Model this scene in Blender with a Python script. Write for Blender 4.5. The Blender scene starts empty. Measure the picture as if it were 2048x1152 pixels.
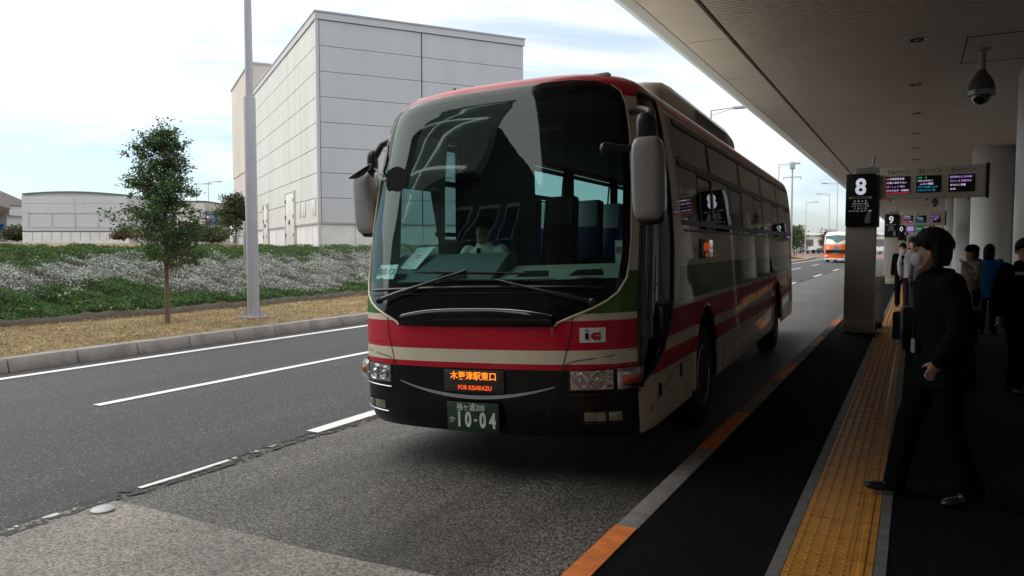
import bpy, bmesh, math, random
import numpy as np
from mathutils import Vector, Matrix, Euler
random.seed(7); rng=np.random.default_rng(7)
S=bpy.context.scene; COL=S.collection
R=math.radians; PI=math.pi

# ---------------------------------------------------------------- camera
CAMZ=1.77
cd=bpy.data.cameras.new('camera'); cam=bpy.data.objects.new('camera',cd); COL.objects.link(cam)
cd.sensor_width=36; cd.lens=36*1520/2048; cd.clip_start=.05; cd.clip_end=3000
cam.location=(0,0,CAMZ); cam.rotation_euler=(R(90)-math.atan(85/1520),0,R(27.9))
S.camera=cam
# ---------------------------------------------------------------- world: thin bright cloud over pale blue
W=bpy.data.worlds.new('World'); S.world=W; W.use_nodes=True
nt=W.node_tree; nt.nodes.clear()
def wn(t,**k):
    n=nt.nodes.new(t)
    for a,b in k.items(): setattr(n,a,b)
    return n
SUN_EL,SUN_AZ=50,246      # azimuth clockwise from +Y: behind the camera, to its left
sky=wn('ShaderNodeTexSky',sky_type='NISHITA',sun_disc=False,sun_elevation=R(SUN_EL),sun_rotation=R(SUN_AZ),air_density=1.0,dust_density=1.5,ozone_density=1.0)
bg1=wn('ShaderNodeBackground'); bg1.inputs[1].default_value=.125
bg2=wn('ShaderNodeBackground'); bg2.inputs[0].default_value=(.985,.995,1,1); bg2.inputs[1].default_value=.92
tc=wn('ShaderNodeTexCoord'); mp=wn('ShaderNodeMapping'); mp.inputs['Scale'].default_value=(1.2,1.2,5.5); mp.inputs['Location'].default_value=(1.9,.7,0)
nz=wn('ShaderNodeTexNoise'); nz.inputs['Scale'].default_value=1.9; nz.inputs['Detail'].default_value=7; nz.inputs['Roughness'].default_value=.58; nz.inputs['Distortion'].default_value=.5
sep=wn('ShaderNodeSeparateXYZ'); ad=wn('ShaderNodeMath',operation='MULTIPLY_ADD'); ad.inputs[1].default_value=1.2; ad.inputs[2].default_value=0
ad2=wn('ShaderNodeMath',operation='ADD')
cr=wn('ShaderNodeValToRGB'); cr.color_ramp.elements[0].position=.58; cr.color_ramp.elements[1].position=.88
cr.color_ramp.elements[0].color=(.22,.22,.22,1)
mx=wn('ShaderNodeMixShader'); out=wn('ShaderNodeOutputWorld')
L=nt.links.new
L(tc.outputs['Generated'],mp.inputs[0]); L(mp.outputs[0],nz.inputs['Vector']); L(tc.outputs['Generated'],sep.inputs[0])
L(sep.outputs['Z'],ad.inputs[0]); L(nz.outputs['Fac'],ad2.inputs[0]); L(ad.outputs[0],ad2.inputs[1]); L(ad2.outputs[0],cr.inputs[0])
tm=wn('ShaderNodeMix',data_type='RGBA',blend_type='MULTIPLY'); tm.inputs[0].default_value=1; tm.inputs[7].default_value=(.80,.96,1.08,1); L(sky.outputs[0],tm.inputs[6]); L(tm.outputs[2],bg1.inputs[0]); L(cr.outputs[0],mx.inputs[0]); L(bg1.outputs[0],mx.inputs[1]); L(bg2.outputs[0],mx.inputs[2]); L(mx.outputs[0],out.inputs[0])
# ---------------------------------------------------------------- sun behind thin cloud
sd=bpy.data.lights.new('sun','SUN'); sd.energy=1.8; sd.angle=R(84); sd.color=(1,.95,.88)
so=bpy.data.objects.new('sun',sd); COL.objects.link(so)
az=R(SUN_AZ); sv=Vector((math.sin(az)*math.cos(R(SUN_EL)),math.cos(az)*math.cos(R(SUN_EL)),math.sin(R(SUN_EL))))
so.rotation_euler=sv.to_track_quat('Z','Y').to_euler()
S.view_settings.view_transform='Standard'; S.view_settings.look='None'; S.view_settings.exposure=.55; S.view_settings.gamma=1; S.view_settings.use_curve_mapping=False

# ---------------------------------------------------------------- materials
def newmat(name):
    m=bpy.data.materials.new(name); m.use_nodes=True; t=m.node_tree; t.nodes.clear()
    o=t.nodes.new('ShaderNodeOutputMaterial'); return m,t,o
def N(t,ty,**k):
    n=t.nodes.new(ty)
    for a,b in k.items():
        if a.startswith('i_'):
            n.inputs[a[2:].replace('_',' ')].default_value=b
        else: setattr(n,a,b)
    return n
def c4(c): return (c[0],c[1],c[2],1)
def pm(name,col,rough=.6,metal=0,var=.12,scale=6,bump=0,bscale=60,coat=0,spec=.5,stretch=None,sheen=0):
    m,t,o=newmat(name); b=N(t,'ShaderNodeBsdfPrincipled'); b.inputs['Roughness'].default_value=rough; b.inputs['Metallic'].default_value=metal
    b.inputs['Specular IOR Level'].default_value=spec; b.inputs['Coat Weight'].default_value=coat; b.inputs['Coat Roughness'].default_value=.04
    t.links.new(b.outputs[0],o.inputs[0])
    tc=N(t,'ShaderNodeTexCoord'); src=tc.outputs['Object']
    if stretch:
        mp=N(t,'ShaderNodeMapping'); mp.inputs['Scale'].default_value=stretch; t.links.new(src,mp.inputs[0]); src=mp.outputs[0]
    n=N(t,'ShaderNodeTexNoise'); n.inputs['Scale'].default_value=scale; n.inputs['Detail'].default_value=6; n.inputs['Roughness'].default_value=.6
    t.links.new(src,n.inputs['Vector'])
    r=N(t,'ShaderNodeValToRGB'); r.color_ramp.elements[0].position=.3; r.color_ramp.elements[1].position=.7
    r.color_ramp.elements[0].color=c4([x*(1-var) for x in col]); r.color_ramp.elements[1].color=c4([min(1,x*(1+var)) for x in col])
    t.links.new(n.outputs['Fac'],r.inputs[0]); t.links.new(r.outputs[0],b.inputs['Base Color'])
    if bump:
        n2=N(t,'ShaderNodeTexNoise'); n2.inputs['Scale'].default_value=bscale; n2.inputs['Detail'].default_value=4
        t.links.new(tc.outputs['Object'],n2.inputs['Vector'])
        bp=N(t,'ShaderNodeBump'); bp.inputs['Strength'].default_value=bump; bp.inputs['Distance'].default_value=.01
        t.links.new(n2.outputs['Fac'],bp.inputs['Height']); t.links.new(bp.outputs[0],b.inputs['Normal'])
    return m
def emit(name,col,st):
    m,t,o=newmat(name); e=N(t,'ShaderNodeEmission'); e.inputs[0].default_value=c4(col); e.inputs[1].default_value=st
    t.links.new(e.outputs[0],o.inputs[0]); return m
def glass(name,tint,ior=1.6,rough=.005,gl=(1,1,1)):
    m,t,o=newmat(name); tr=N(t,'ShaderNodeBsdfTransparent'); tr.inputs[0].default_value=c4(tint)
    g=N(t,'ShaderNodeBsdfGlossy'); g.inputs['Roughness'].default_value=rough; g.inputs[0].default_value=c4(gl)
    f=N(t,'ShaderNodeFresnel'); ge=N(t,'ShaderNodeNewGeometry'); mr=N(t,'ShaderNodeMapRange'); mr.inputs['To Min'].default_value=ior; mr.inputs['To Max'].default_value=1/ior
    t.links.new(ge.outputs['Backfacing'],mr.inputs[0]); t.links.new(mr.outputs[0],f.inputs[0]); mx=N(t,'ShaderNodeMixShader')
    t.links.new(f.outputs[0],mx.inputs[0]); t.links.new(tr.outputs[0],mx.inputs[1]); t.links.new(g.outputs[0],mx.inputs[2]); t.links.new(mx.outputs[0],o.inputs[0])
    return m
def asphalt(name,base,agg,speck=.5,scale=90,rough=.75,stain=(.5,1.15),bump=.5,sscale=.6,stretch=(1,.25,1),seed=0,spec=.35):
    """stone chips in binder, broad wear streaks along the lane"""
    m,t,o=newmat(name); b=N(t,'ShaderNodeBsdfPrincipled'); b.inputs['Specular IOR Level'].default_value=spec; t.links.new(b.outputs[0],o.inputs[0])
    tc=N(t,'ShaderNodeTexCoord')
    v=N(t,'ShaderNodeTexVoronoi'); v.inputs['Scale'].default_value=scale; t.links.new(tc.outputs['Object'],v.inputs['Vector'])
    sp=N(t,'ShaderNodeSeparateColor'); t.links.new(v.outputs['Color'],sp.inputs[0])
    r=N(t,'ShaderNodeValToRGB'); r.color_ramp.elements[0].position=speck; r.color_ramp.elements[0].color=c4(base); r.color_ramp.elements[1].position=1; r.color_ramp.elements[1].color=c4(agg)
    t.links.new(sp.outputs[0],r.inputs[0])
    mp=N(t,'ShaderNodeMapping'); mp.inputs['Scale'].default_value=stretch; mp.inputs['Location'].default_value=(seed,seed*2,0); t.links.new(tc.outputs['Object'],mp.inputs[0])
    n=N(t,'ShaderNodeTexNoise'); n.inputs['Scale'].default_value=sscale; n.inputs['Detail'].default_value=7; n.inputs['Roughness'].default_value=.62; t.links.new(mp.outputs[0],n.inputs['Vector'])
    r2=N(t,'ShaderNodeValToRGB'); r2.color_ramp.elements[0].position=.33; r2.color_ramp.elements[1].position=.66
    r2.color_ramp.elements[0].color=(stain[0],)*3+(1,); r2.color_ramp.elements[1].color=(stain[1],)*3+(1,)
    t.links.new(n.outputs['Fac'],r2.inputs[0])
    mu=N(t,'ShaderNodeMix',data_type='RGBA',blend_type='MULTIPLY'); mu.inputs[0].default_value=1
    t.links.new(r.outputs[0],mu.inputs[6]); t.links.new(r2.outputs[0],mu.inputs[7]); t.links.new(mu.outputs[2],b.inputs['Base Color'])
    bp=N(t,'ShaderNodeBump'); bp.inputs['Strength'].default_value=bump; bp.inputs['Distance'].default_value=.004
    n2=N(t,'ShaderNodeTexNoise'); n2.inputs['Scale'].default_value=scale*.9; n2.inputs['Detail'].default_value=3; t.links.new(tc.outputs['Object'],n2.inputs['Vector'])
    t.links.new(n2.outputs['Fac'],bp.inputs['Height']); t.links.new(bp.outputs[0],b.inputs['Normal'])
    rr=N(t,'ShaderNodeMapRange'); rr.inputs['To Min'].default_value=rough-.12; rr.inputs['To Max'].default_value=rough+.1
    t.links.new(n.outputs['Fac'],rr.inputs[0]); t.links.new(rr.outputs[0],b.inputs['Roughness'])
    return m
def paintline(name,col,wear):
    """road paint with holes worn through to the asphalt colour"""
    m,t,o=newmat(name); b=N(t,'ShaderNodeBsdfPrincipled'); b.inputs['Roughness'].default_value=.7
    tr=N(t,'ShaderNodeBsdfTransparent'); mx=N(t,'ShaderNodeMixShader'); tc=N(t,'ShaderNodeTexCoord')
    n=N(t,'ShaderNodeTexNoise'); n.inputs['Scale'].default_value=9; n.inputs['Detail'].default_value=8; n.inputs['Roughness'].default_value=.75
    r=N(t,'ShaderNodeValToRGB'); r.color_ramp.elements[0].position=wear; r.color_ramp.elements[1].position=wear+.04
    t.links.new(tc.outputs['Object'],n.inputs['Vector']); t.links.new(n.outputs['Fac'],r.inputs[0]); t.links.new(r.outputs[0],mx.inputs[0])
    n3=N(t,'ShaderNodeTexNoise'); n3.inputs['Scale'].default_value=40; r3=N(t,'ShaderNodeValToRGB'); r3.color_ramp.elements[0].color=c4([x*.75 for x in col]); r3.color_ramp.elements[1].color=c4(col)
    t.links.new(tc.outputs['Object'],n3.inputs['Vector']); t.links.new(n3.outputs['Fac'],r3.inputs[0]); t.links.new(r3.outputs[0],b.inputs['Base Color'])
    t.links.new(tr.outputs[0],mx.inputs[1]); t.links.new(b.outputs[0],mx.inputs[2]); t.links.new(mx.outputs[0],o.inputs[0]); return m
def leafmat(name,col,tr=.25,rough=.6):
    m,t,o=newmat(name); b=N(t,'ShaderNodeBsdfPrincipled'); b.inputs['Roughness'].default_value=rough; b.inputs['Specular IOR Level'].default_value=.3
    T=N(t,'ShaderNodeBsdfTranslucent'); mx=N(t,'ShaderNodeMixShader'); mx.inputs[0].default_value=tr
    tc=N(t,'ShaderNodeTexCoord'); n=N(t,'ShaderNodeTexNoise'); n.inputs['Scale'].default_value=2.2; n.inputs['Detail'].default_value=5
    r=N(t,'ShaderNodeValToRGB'); r.color_ramp.elements[0].position=.3; r.color_ramp.elements[1].position=.7
    r.color_ramp.elements[0].color=c4([x*.72 for x in col]); r.color_ramp.elements[1].color=c4([x*1.3 for x in col])
    t.links.new(tc.outputs['Object'],n.inputs['Vector']); t.links.new(n.outputs['Fac'],r.inputs[0])
    for q in (b.inputs['Base Color'],T.inputs[0]): t.links.new(r.outputs[0],q)
    t.links.new(b.outputs[0],mx.inputs[1]); t.links.new(T.outputs[0],mx.inputs[2]); t.links.new(mx.outputs[0],o.inputs[0]); return m

M={}
M['road']=asphalt('road asphalt',(.046,.045,.050),(.24,.235,.24),.88,120,.8,(.74,1.16),.35,.5,(1.6,.10,1))
M['lane']=asphalt('bus lane asphalt',(.022,.020,.018),(.20,.19,.17),.25,105,.62,(.45,1.25),1.0,.8,(1.3,.35,1),3)
M['bay']=asphalt('bay concrete',(.12,.112,.10),(.34,.32,.29),.02,75,.8,(.62,1.12),1.0,1.1,(1,.8,1),5)
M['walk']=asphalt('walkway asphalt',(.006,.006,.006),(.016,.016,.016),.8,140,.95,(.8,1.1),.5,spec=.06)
M['kerb']=pm('kerb concrete',(.25,.235,.22),.85,var=.3,scale=3,bump=.3,bscale=90)
M['kerb2']=pm('bus kerb concrete',(.20,.19,.18),.8,var=.3,scale=4,bump=.3,bscale=90)
M['orange_kerb']=pm('orange kerb paint',(.62,.17,.03),.7,var=.25,scale=9,bump=.2,bscale=80)
M['line']=paintline('road line paint',(.80,.80,.80),.33)
M['worn']=paintline('worn road line paint',(.62,.62,.60),.50)
M['tact']=pm('yellow tactile tile',(.42,.185,.02),.45,var=.28,scale=7,bump=.15,bscale=60)
M['tact_edge']=pm('grey tile border',(.12,.125,.12),.6,var=.25,scale=9)
M['earth']=pm('bare soil',(.055,.04,.028),.95,var=.4,scale=8,bump=.6,bscale=30)
M['plainground']=pm('far ground',(.14,.12,.08),.95,var=.3,scale=.2)
M['drybase']=pm('dry turf base',(.20,.155,.085),.95,var=.35,scale=2.5,bump=.6,bscale=40)
M['steel']=pm('painted grey steel',(.42,.42,.46),.45,var=.06,scale=4,coat=.1)
M['galv']=pm('galvanised steel',(.38,.39,.40),.5,metal=.3,var=.15,scale=12)
M['white']=pm('white paint',(.74,.74,.74),.5,var=.05)
M['offwhite']=pm('off white panel',(.55,.53,.47),.55,var=.08,scale=4)
M['black']=pm('black plastic',(.012,.012,.013),.35,var=.15)
M['rubber']=pm('tyre rubber',(.016,.016,.016),.85,var=.2,scale=30)
M['blackgloss']=pm('black gloss paint',(.006,.006,.007),.06,var=.1,coat=0,spec=.35)
M['blackmatt']=pm('dark lining',(.012,.013,.014),.9,var=.2)
M['chrome']=pm('bright trim',(.55,.55,.58),.25,metal=.8,var=.05)
M['alu']=pm('wheel alloy',(.45,.45,.46),.35,metal=.8,var=.1)

# ---------------------------------------------------------------- mesh helpers
class MB:
    def __init__(s): s.v=[]; s.f=[]; s.m=[]
    def add(s,vs,fs,mi=0):
        o=len(s.v); s.v.extend([tuple(v) for v in vs]); s.f.extend([tuple(i+o for i in f) for f in fs]); s.m.extend([mi]*len(fs)); return s
    def box(s,x0,x1,y0,y1,z0,z1,mi=0,M4=None):
        vs=[Vector((x,y,z)) for z in (z0,z1) for y in (y0,y1) for x in (x0,x1)]
        if M4 is not None: vs=[M4@v for v in vs]
        return s.add(vs,[(0,2,3,1),(4,5,7,6),(0,1,5,4),(2,6,7,3),(0,4,6,2),(1,3,7,5)],mi)
    def quad(s,a,b,c,d,mi=0): return s.add([a,b,c,d],[(0,1,2,3)],mi)
    def prism(s,pts,a0,a1,axis='y',mi=0):
        """extrude a 2-d outline; axis y: pts are (x,z); z: (x,y); x: (y,z)"""
        n=len(pts); f={'y':lambda p,a:(p[0],a,p[1]),'z':lambda p,a:(p[0],p[1],a),'x':lambda p,a:(a,p[0],p[1])}[axis]
        vs=[f(p,a0) for p in pts]+[f(p,a1) for p in pts]
        return s.add(vs,[tuple(range(n)),tuple(range(2*n-1,n-1,-1))]+[(i,(i+1)%n,n+(i+1)%n,n+i) for i in range(n)],mi)
    def tube(s,pts,rad,n=8,mi=0,caps=True,flat=None):
        pts=[Vector(p) for p in pts]
        if not hasattr(rad,'__len__'): rad=[rad]*len(pts)
        ref=None; rings=[]; vs=[]
        for i,p in enumerate(pts):
            d=(pts[min(i+1,len(pts)-1)]-pts[max(i-1,0)]); d=d.normalized() if d.length>1e-9 else Vector((0,0,1))
            if ref is None: ref=Vector((1,0,0)) if abs(d.x)<.9 else Vector((0,1,0))
            a=(ref-d*ref.dot(d)).normalized(); b=d.cross(a); ref=a
            ra,rb=rad[i] if hasattr(rad[i],'__len__') else (rad[i],rad[i])
            for k in range(n):
                t=2*PI*k/n; vs.append(p+a*math.cos(t)*ra+b*math.sin(t)*rb)
        fs=[]
        for i in range(len(pts)-1):
            for k in range(n): fs.append((i*n+k,i*n+(k+1)%n,(i+1)*n+(k+1)%n,(i+1)*n+k))
        if caps: fs.append(tuple(range(n-1,-1,-1))); fs.append(tuple((len(pts)-1)*n+k for k in range(n)))
        return s.add(vs,fs,mi)
    def lathe(s,prof,n=24,axis='z',c=(0,0,0),mi=0,sx=1,sy=1):
        """prof: (r,h) list"""
        vs=[]; c=Vector(c)
        for r,h in prof:
            for k in range(n):
                t=2*PI*k/n; x,y=r*math.cos(t)*sx,r*math.sin(t)*sy
                vs.append(c+Vector({'z':(x,y,h),'x':(h,x,y),'y':(x,h,y)}[axis]))
        fs=[]
        for i in range(len(prof)-1):
            for k in range(n): fs.append((i*n+k,i*n+(k+1)%n,(i+1)*n+(k+1)%n,(i+1)*n+k))
        fs.append(tuple(range(n-1,-1,-1))); fs.append(tuple((len(prof)-1)*n+k for k in range(n)))
        return s.add(vs,fs,mi)
    def ell(s,c,rx,ry,rz,n=14,m=9,mi=0,rot=None):
        c=Vector(c); vs=[]
        for i in range(m+1):
            ph=PI*i/m
            for k in range(n):
                t=2*PI*k/n; v=Vector((rx*math.sin(ph)*math.cos(t),ry*math.sin(ph)*math.sin(t),rz*math.cos(ph)))
                if rot is not None: v=rot@v
                vs.append(c+v)
        fs=[]
        for i in range(m):
            for k in range(n):
                if i==0: fs.append((0,(i+1)*n+k,(i+1)*n+(k+1)%n))
                elif i==m-1: fs.append((i*n+k,(i+1)*n,i*n+(k+1)%n))
                else: fs.append((i*n+k,(i+1)*n+k,(i+1)*n+(k+1)%n,i*n+(k+1)%n))
        return s.add(vs,fs,mi)
    def build(s,name,mats,parent=None,smooth=False,bevel=0,angle=40,merge=False):
        me=bpy.data.meshes.new(name); me.from_pydata(s.v,[],s.f)
        if not hasattr(mats,'__len__'): mats=[mats]
        for m in mats: me.materials.append(m)
        me.polygons.foreach_set('material_index',s.m)
        bm=bmesh.new(); bm.from_mesh(me)
        if merge: bmesh.ops.remove_doubles(bm,verts=bm.verts,dist=1e-4)
        bmesh.ops.recalc_face_normals(bm,faces=bm.faces); 
        if bevel:
            ed=[e for e in bm.edges if len(e.link_faces)==2 and e.calc_face_angle(0)>R(50)]
            bmesh.ops.bevel(bm,geom=ed,offset=bevel,segments=2,affect='EDGES',profile=.5)
            smooth=True
        bm.to_mesh(me); bm.free(); me.update()
        if smooth:
            me.polygons.foreach_set('use_smooth',[True]*len(me.polygons))
            me.set_sharp_from_angle(angle=R(angle))
        o=bpy.data.objects.new(name,me); COL.objects.link(o)
        if parent: o.parent=parent
        return o
def each(w,name,mats,parent=None,**k):
    """build every connected piece collected in w as an object of its own"""
    p=list(range(len(w.v)))
    def fd(i):
        while p[i]!=i: p[i]=p[p[i]]; i=p[i]
        return i
    for f in w.f:
        for j in f[1:]: p[fd(j)]=fd(f[0])
    gr={}
    for f,m in zip(w.f,w.m): gr.setdefault(fd(f[0]),[]).append((f,m))
    out=[]
    for g in gr.values():
        ids=sorted({i for f,_ in g for i in f}); mp={i:n for n,i in enumerate(ids)}; q=MB(); q.v=[w.v[i] for i in ids]; q.f=[tuple(mp[i] for i in f) for f,_ in g]; q.m=[m for _,m in g]
        out.append(q.build(name,mats,parent,**k))
    return out
def tag(o,label=None,cat=None,group=None,kind=None):
    if label: o['label']=label
    if cat: o['category']=cat
    if group: o['group']=group
    if kind: o['kind']=kind
    return o
def thing(name,label,cat,loc=(0,0,0),rz=0,group=None):
    o=bpy.data.objects.new(name,None); COL.objects.link(o); o.empty_display_size=.2; o.location=loc; o.rotation_euler=(0,0,rz)
    return tag(o,label,cat,group)
def kids(o): return [c for c in bpy.data.objects if c.parent==o]
def dup(root,loc,rz,label,scale=None):
    tree={}
    for c in bpy.data.objects:
        if c.parent: tree.setdefault(c.parent,[]).append(c)
    def cp(o,par):
        c=o.copy(); COL.objects.link(c); c.parent=par
        if par is not None: c.matrix_parent_inverse=o.matrix_parent_inverse.copy()
        for k in tree.get(o,[]): cp(k,c)
        return c
    r=cp(root,None); r.location=loc; r.rotation_euler=(0,0,rz); r['label']=label
    if scale: r.scale=(scale,)*3
    return r
def text(s_,name,mat,size,parent=None,loc=(0,0,0),rot=(0,0,0),ext=.001,align='CENTER',sx=1,bold=0,space=1):
    c=bpy.data.curves.new(name,'FONT'); c.body=s_; c.size=size; c.extrude=ext; c.align_x=align; c.align_y='CENTER'; c.offset=bold; c.space_character=space; c.resolution_u=3
    o=bpy.data.objects.new(name,c); COL.objects.link(o)
    bpy.context.view_layer.update()
    me=bpy.data.meshes.new_from_object(o.evaluated_get(bpy.context.evaluated_depsgraph_get()))
    bpy.data.objects.remove(o); me.materials.clear(); me.materials.append(mat)
    o=bpy.data.objects.new(name,me); COL.objects.link(o); o.location=loc; o.rotation_euler=rot; o.scale=(sx,1,1)
    if parent: o.parent=parent
    return o
def interp(x,pts):
    return float(np.interp(x,[p[0] for p in pts],[p[1] for p in pts]))
def struct(o): o['kind']='structure'; return o
def cards(name,P,size,mats,idx=None,parent=None,up=.35,aspect=2.0,jit=.35):
    """leaf-sized two-triangle blades at points P with random directions"""
    n=len(P); sz=size*(1+jit*(rng.random(n)*2-1))
    d=rng.normal(size=(n,3)); d[:,2]=d[:,2]*.7+up; d/=np.linalg.norm(d,axis=1)[:,None]
    e=rng.normal(size=(n,3)); e-=d*(e*d).sum(1)[:,None]; e/=np.linalg.norm(e,axis=1)[:,None]
    a=d*(sz/2)[:,None]; b=e*(sz/2/aspect)[:,None]
    V=np.stack([P-a,P+b,P+a,P-b],1).reshape(-1,3)
    me=bpy.data.meshes.new(name); me.vertices.add(4*n); me.vertices.foreach_set('co',V.ravel().astype(np.float32))
    me.loops.add(4*n); me.loops.foreach_set('vertex_index',np.arange(4*n,dtype=np.int32))
    me.polygons.add(n); me.polygons.foreach_set('loop_start',np.arange(0,4*n,4,dtype=np.int32))
    for m in mats: me.materials.append(m)
    if idx is None: idx=rng.integers(0,len(mats),n)
    me.polygons.foreach_set('material_index',np.asarray(idx,dtype=np.int32)); me.update(calc_edges=True); me.validate()
    o=bpy.data.objects.new(name,me); COL.objects.link(o)
    if parent: o.parent=parent
    return o
M['pavers']=pm('red brown pavers',(.20,.10,.075),.85,var=.3,scale=1.5)
M['stain']=pm('oil stain',(.045,.042,.040),.55,var=.35,scale=30)
M['tar']=paintline('tar seam',(.018,.017,.017),.46)
M['stain']=paintline('oil stain',(.035,.032,.030),.47)
# ================================================================ SETTING
def sheet(name,pts,z,mat,th=0):
    m=MB(); m.add([(x,y,z) for x,y in pts],[tuple(range(len(pts)))]); return struct(m.build(name,mat))
sheet('ground',[(-900,-300),(700,-300),(700,1500),(-900,1500)],-.03,M['plainground'])
sheet('road',[(-11.16,-60),(-4.97,-60),(-4.97,122),(-11.16,122)],0,M['road'])
sheet('bus_lane',[(-4.97,3.28),(-4.5,3.30),(-3.1,3.27),(-1.5,3.36),(-1.5,122),(-4.97,122)],.0,M['lane'])
sheet('concrete_bay',[(-4.97,-60),(-1.5,-60),(-1.5,3.36),(-3.1,3.27),(-4.5,3.30),(-4.97,3.28)],.006,M['bay'])
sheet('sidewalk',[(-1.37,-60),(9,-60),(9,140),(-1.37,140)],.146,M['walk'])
# dark sealing along the joint between road and bus lane
w=MB(); vs=[]
for i in range(600):
    y=2.2+i*.1; a=.035+.03*abs(math.sin(y*3.1))+random.uniform(0,.02); b_=.03+.05*abs(math.sin(y*1.7+1))+random.uniform(0,.03); vs+=[(-4.975-a*.6,y,.009),(-4.905+b_,y,.009)]
w.add(vs,[(2*i,2*i+1,2*i+3,2*i+2) for i in range(599)]); struct(w.build('tar_seam',M['tar']))

# --- lane lines
def line(name,x0,x1,y0,y1,mat,z=.008):
    m=MB(); n=max(2,int((y1-y0)/.5)); vs=[];
    for i in range(n+1):
        y=y0+(y1-y0)*i/n; vs+= [(x0+random.uniform(-.006,.006),y,z),(x1+random.uniform(-.006,.006),y,z)]
    m.add(vs,[(2*i,2*i+1,2*i+3,2*i+2) for i in range(n)]); return struct(m.build(name,mat))
line('road_marking',-10.72,-10.57,-30,112,M['line'])
y=5.2-26.4
while y<105:
    line('road_marking',-8.02,-7.89,y,y+5.9,M['line']); y+=13.2
for y0 in (5.4,11.4,22.8,34.3,45.8,57.3,68.8,80.3): line('road_marking',-5.08,-4.93,y0,y0+4.2,M['line'],.01)
line('road_marking',-4.965,-4.915,3.54,4.36,M['line'],.01); line('road_marking',-4.97,-4.93,4.36,5.1,M['worn'],.01); line('road_marking',-4.96,-4.91,2.2,3.1,M['worn'],.01)
# --- raised verge: kerb stones, dry grass, planted bank, plateau
kb=MB(); y=-12
while y<95:
    l=1.0; z=.2
    kb.prism([(-11.33,0),(-11.09,0),(-11.13,z-.02),(-11.15,z),(-11.33,z)],y+.008,y+l-.008,'y'); y+=l
struct(kb.build('kerb',M['kerb'],bevel=.008))
def nz2(x,y,f=1,s=0):
    return (np.sin(x*1.3*f+s)+np.sin(y*1.7*f+1.3+s)+np.sin((x+y)*.9*f+2.1+s)+np.sin((x*.6-y*1.1)*f*2.3+s))/4
def bank_z(x,y):
    """terrain height left of the kerb (x negative)"""
    bx=-15.1-.25*np.sin(y*.35)         # foot of the planting
    t=np.clip((bx-x)/6.5,0,1); h=.20+(1.62-.2)*(t**.8*(.25)+ .75*(t*t*(3-2*t)))
    h=h+np.clip((-21.6-x),0,200)*.0095
    h=np.where(x>-11.3,.2,h)
    return h+np.where(t>0,.05*nz2(x,y,1.6)*np.minimum(1,t*6)*(x>-23),0)+.012*nz2(x,y,3)
def terrain(name,x0,x1,nx,y0,y1,ny,mat,off=0):
    xs=np.linspace(x0,x1,nx); ys=np.linspace(y0,y1,ny); X,Y=np.meshgrid(xs,ys); Z=bank_z(X,Y)+off
    vs=np.stack([X,Y,Z],-1).reshape(-1,3).tolist(); fs=[]
    for j in range(ny-1):
        for i in range(nx-1): a=j*nx+i; fs.append((a,a+1,a+nx+1,a+nx))
    m=MB(); m.add(vs,fs); return struct(m.build(name,mat,smooth=True))
terrain('dry_grass_verge',-15.2,-11.3,24,-8,95,220,M['drybase'])
terrain('planted_bank',-22.6,-15.2,30,-8,95,280,M['earth'],-.02)
terrain('plateau',-150,-22.6,40,-60,130,60,M['drybase'])
sheet('paved_plaza',[(-60,121),(10,121),(10,170),(-60,170)],.002,M['pavers'])
sheet('car_park',[(-120,170),(60,170),(60,260),(-120,260)],.004,M['road'])
e=MB()
e.quad((-22.6,95,1.9),(-11.3,95,.2),(-11.3,95,-.03),(-22.6,95,-.03)); struct(e.build('bank_end',M['earth']))
# --- plants that nobody could count
def zone(n,x0,x1,y0,y1):
    # density falls with distance
    k=int(n*3); x=rng.uniform(x0,x1,k); y=y0+(y1-y0)*rng.random(k)**1.6; return x[:n],y[:n]
silver=[leafmat('silver leaf',(.36,.39,.35),.1),leafmat('grey green leaf',(.12,.155,.11),.15),leafmat('pale silver leaf',(.48,.50,.47),.1)]
green=[leafmat('bank green leaf',(.085,.165,.050),.3),leafmat('dark green leaf',(.045,.10,.032),.3),leafmat('yellow green leaf',(.10,.14,.035),.3)]
dry=[leafmat('dry blade',(.48,.38,.22),.2),leafmat('pale dry blade',(.48,.37,.20),.2),leafmat('brown blade',(.20,.13,.06),.2)]
def split(x,y):
    """lower and upper limit (as x) of the silver band along the bank"""
    lo=-16.95+.7*np.clip((10.5-y)/3,0,1)-.75*np.sin(y*.22+.6)-.45*np.sin(y*.61+1)-.25*np.sin(y*1.7); hi=-19.2+.35*np.sin(y*.3+2)-.9*np.clip((y-12)/10,0,1)+1.5*np.clip((12-y)/4.5,0,1)+.22*np.sin(y*1.3)
    return lo,hi
x,y=zone(430000,-22.3,-15.0,4,62)
lo,hi=split(x,y); jt=rng.normal(size=len(x))*.16+.35*nz2(x,y,4.5,3); isS=(x+jt<lo)&(x+jt>hi)
clump=nz2(x,y,2.6,.7)+.5*nz2(x,y,6,2)
keepS=isS&(clump>-.62+rng.random(len(x))*.25)
xs,ys=x[keepS],y[keepS]; cs=clump[keepS]
h=bank_z(xs,ys)+.04+.26*np.clip(cs+.55,0,1.1)*rng.random(len(xs))**.5
idx=rng.choice(3,len(xs),p=[.5,.22,.28]); idx[(cs<-.35)]=1
tag(cards('silver_ground_cover',np.stack([xs,ys,h],1),.066,silver,idx,up=.6,aspect=2.6),kind='stuff')
kg=~isS; xg,yg=x[kg],y[kg]
x2,y2=zone(150000,-18.6,-15.0,4,40); lo2,_=split(x2,y2); q=(x2>lo2-.2); xg=np.r_[xg,x2[q]]; yg=np.r_[yg,y2[q]]
cg=nz2(xg,yg,3.1,2)+.5*nz2(xg,yg,8,1)
h=bank_z(xg,yg)+.0+.17*np.clip(cg+.7,.15,1.2)*rng.random(len(xg))**.6
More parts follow.
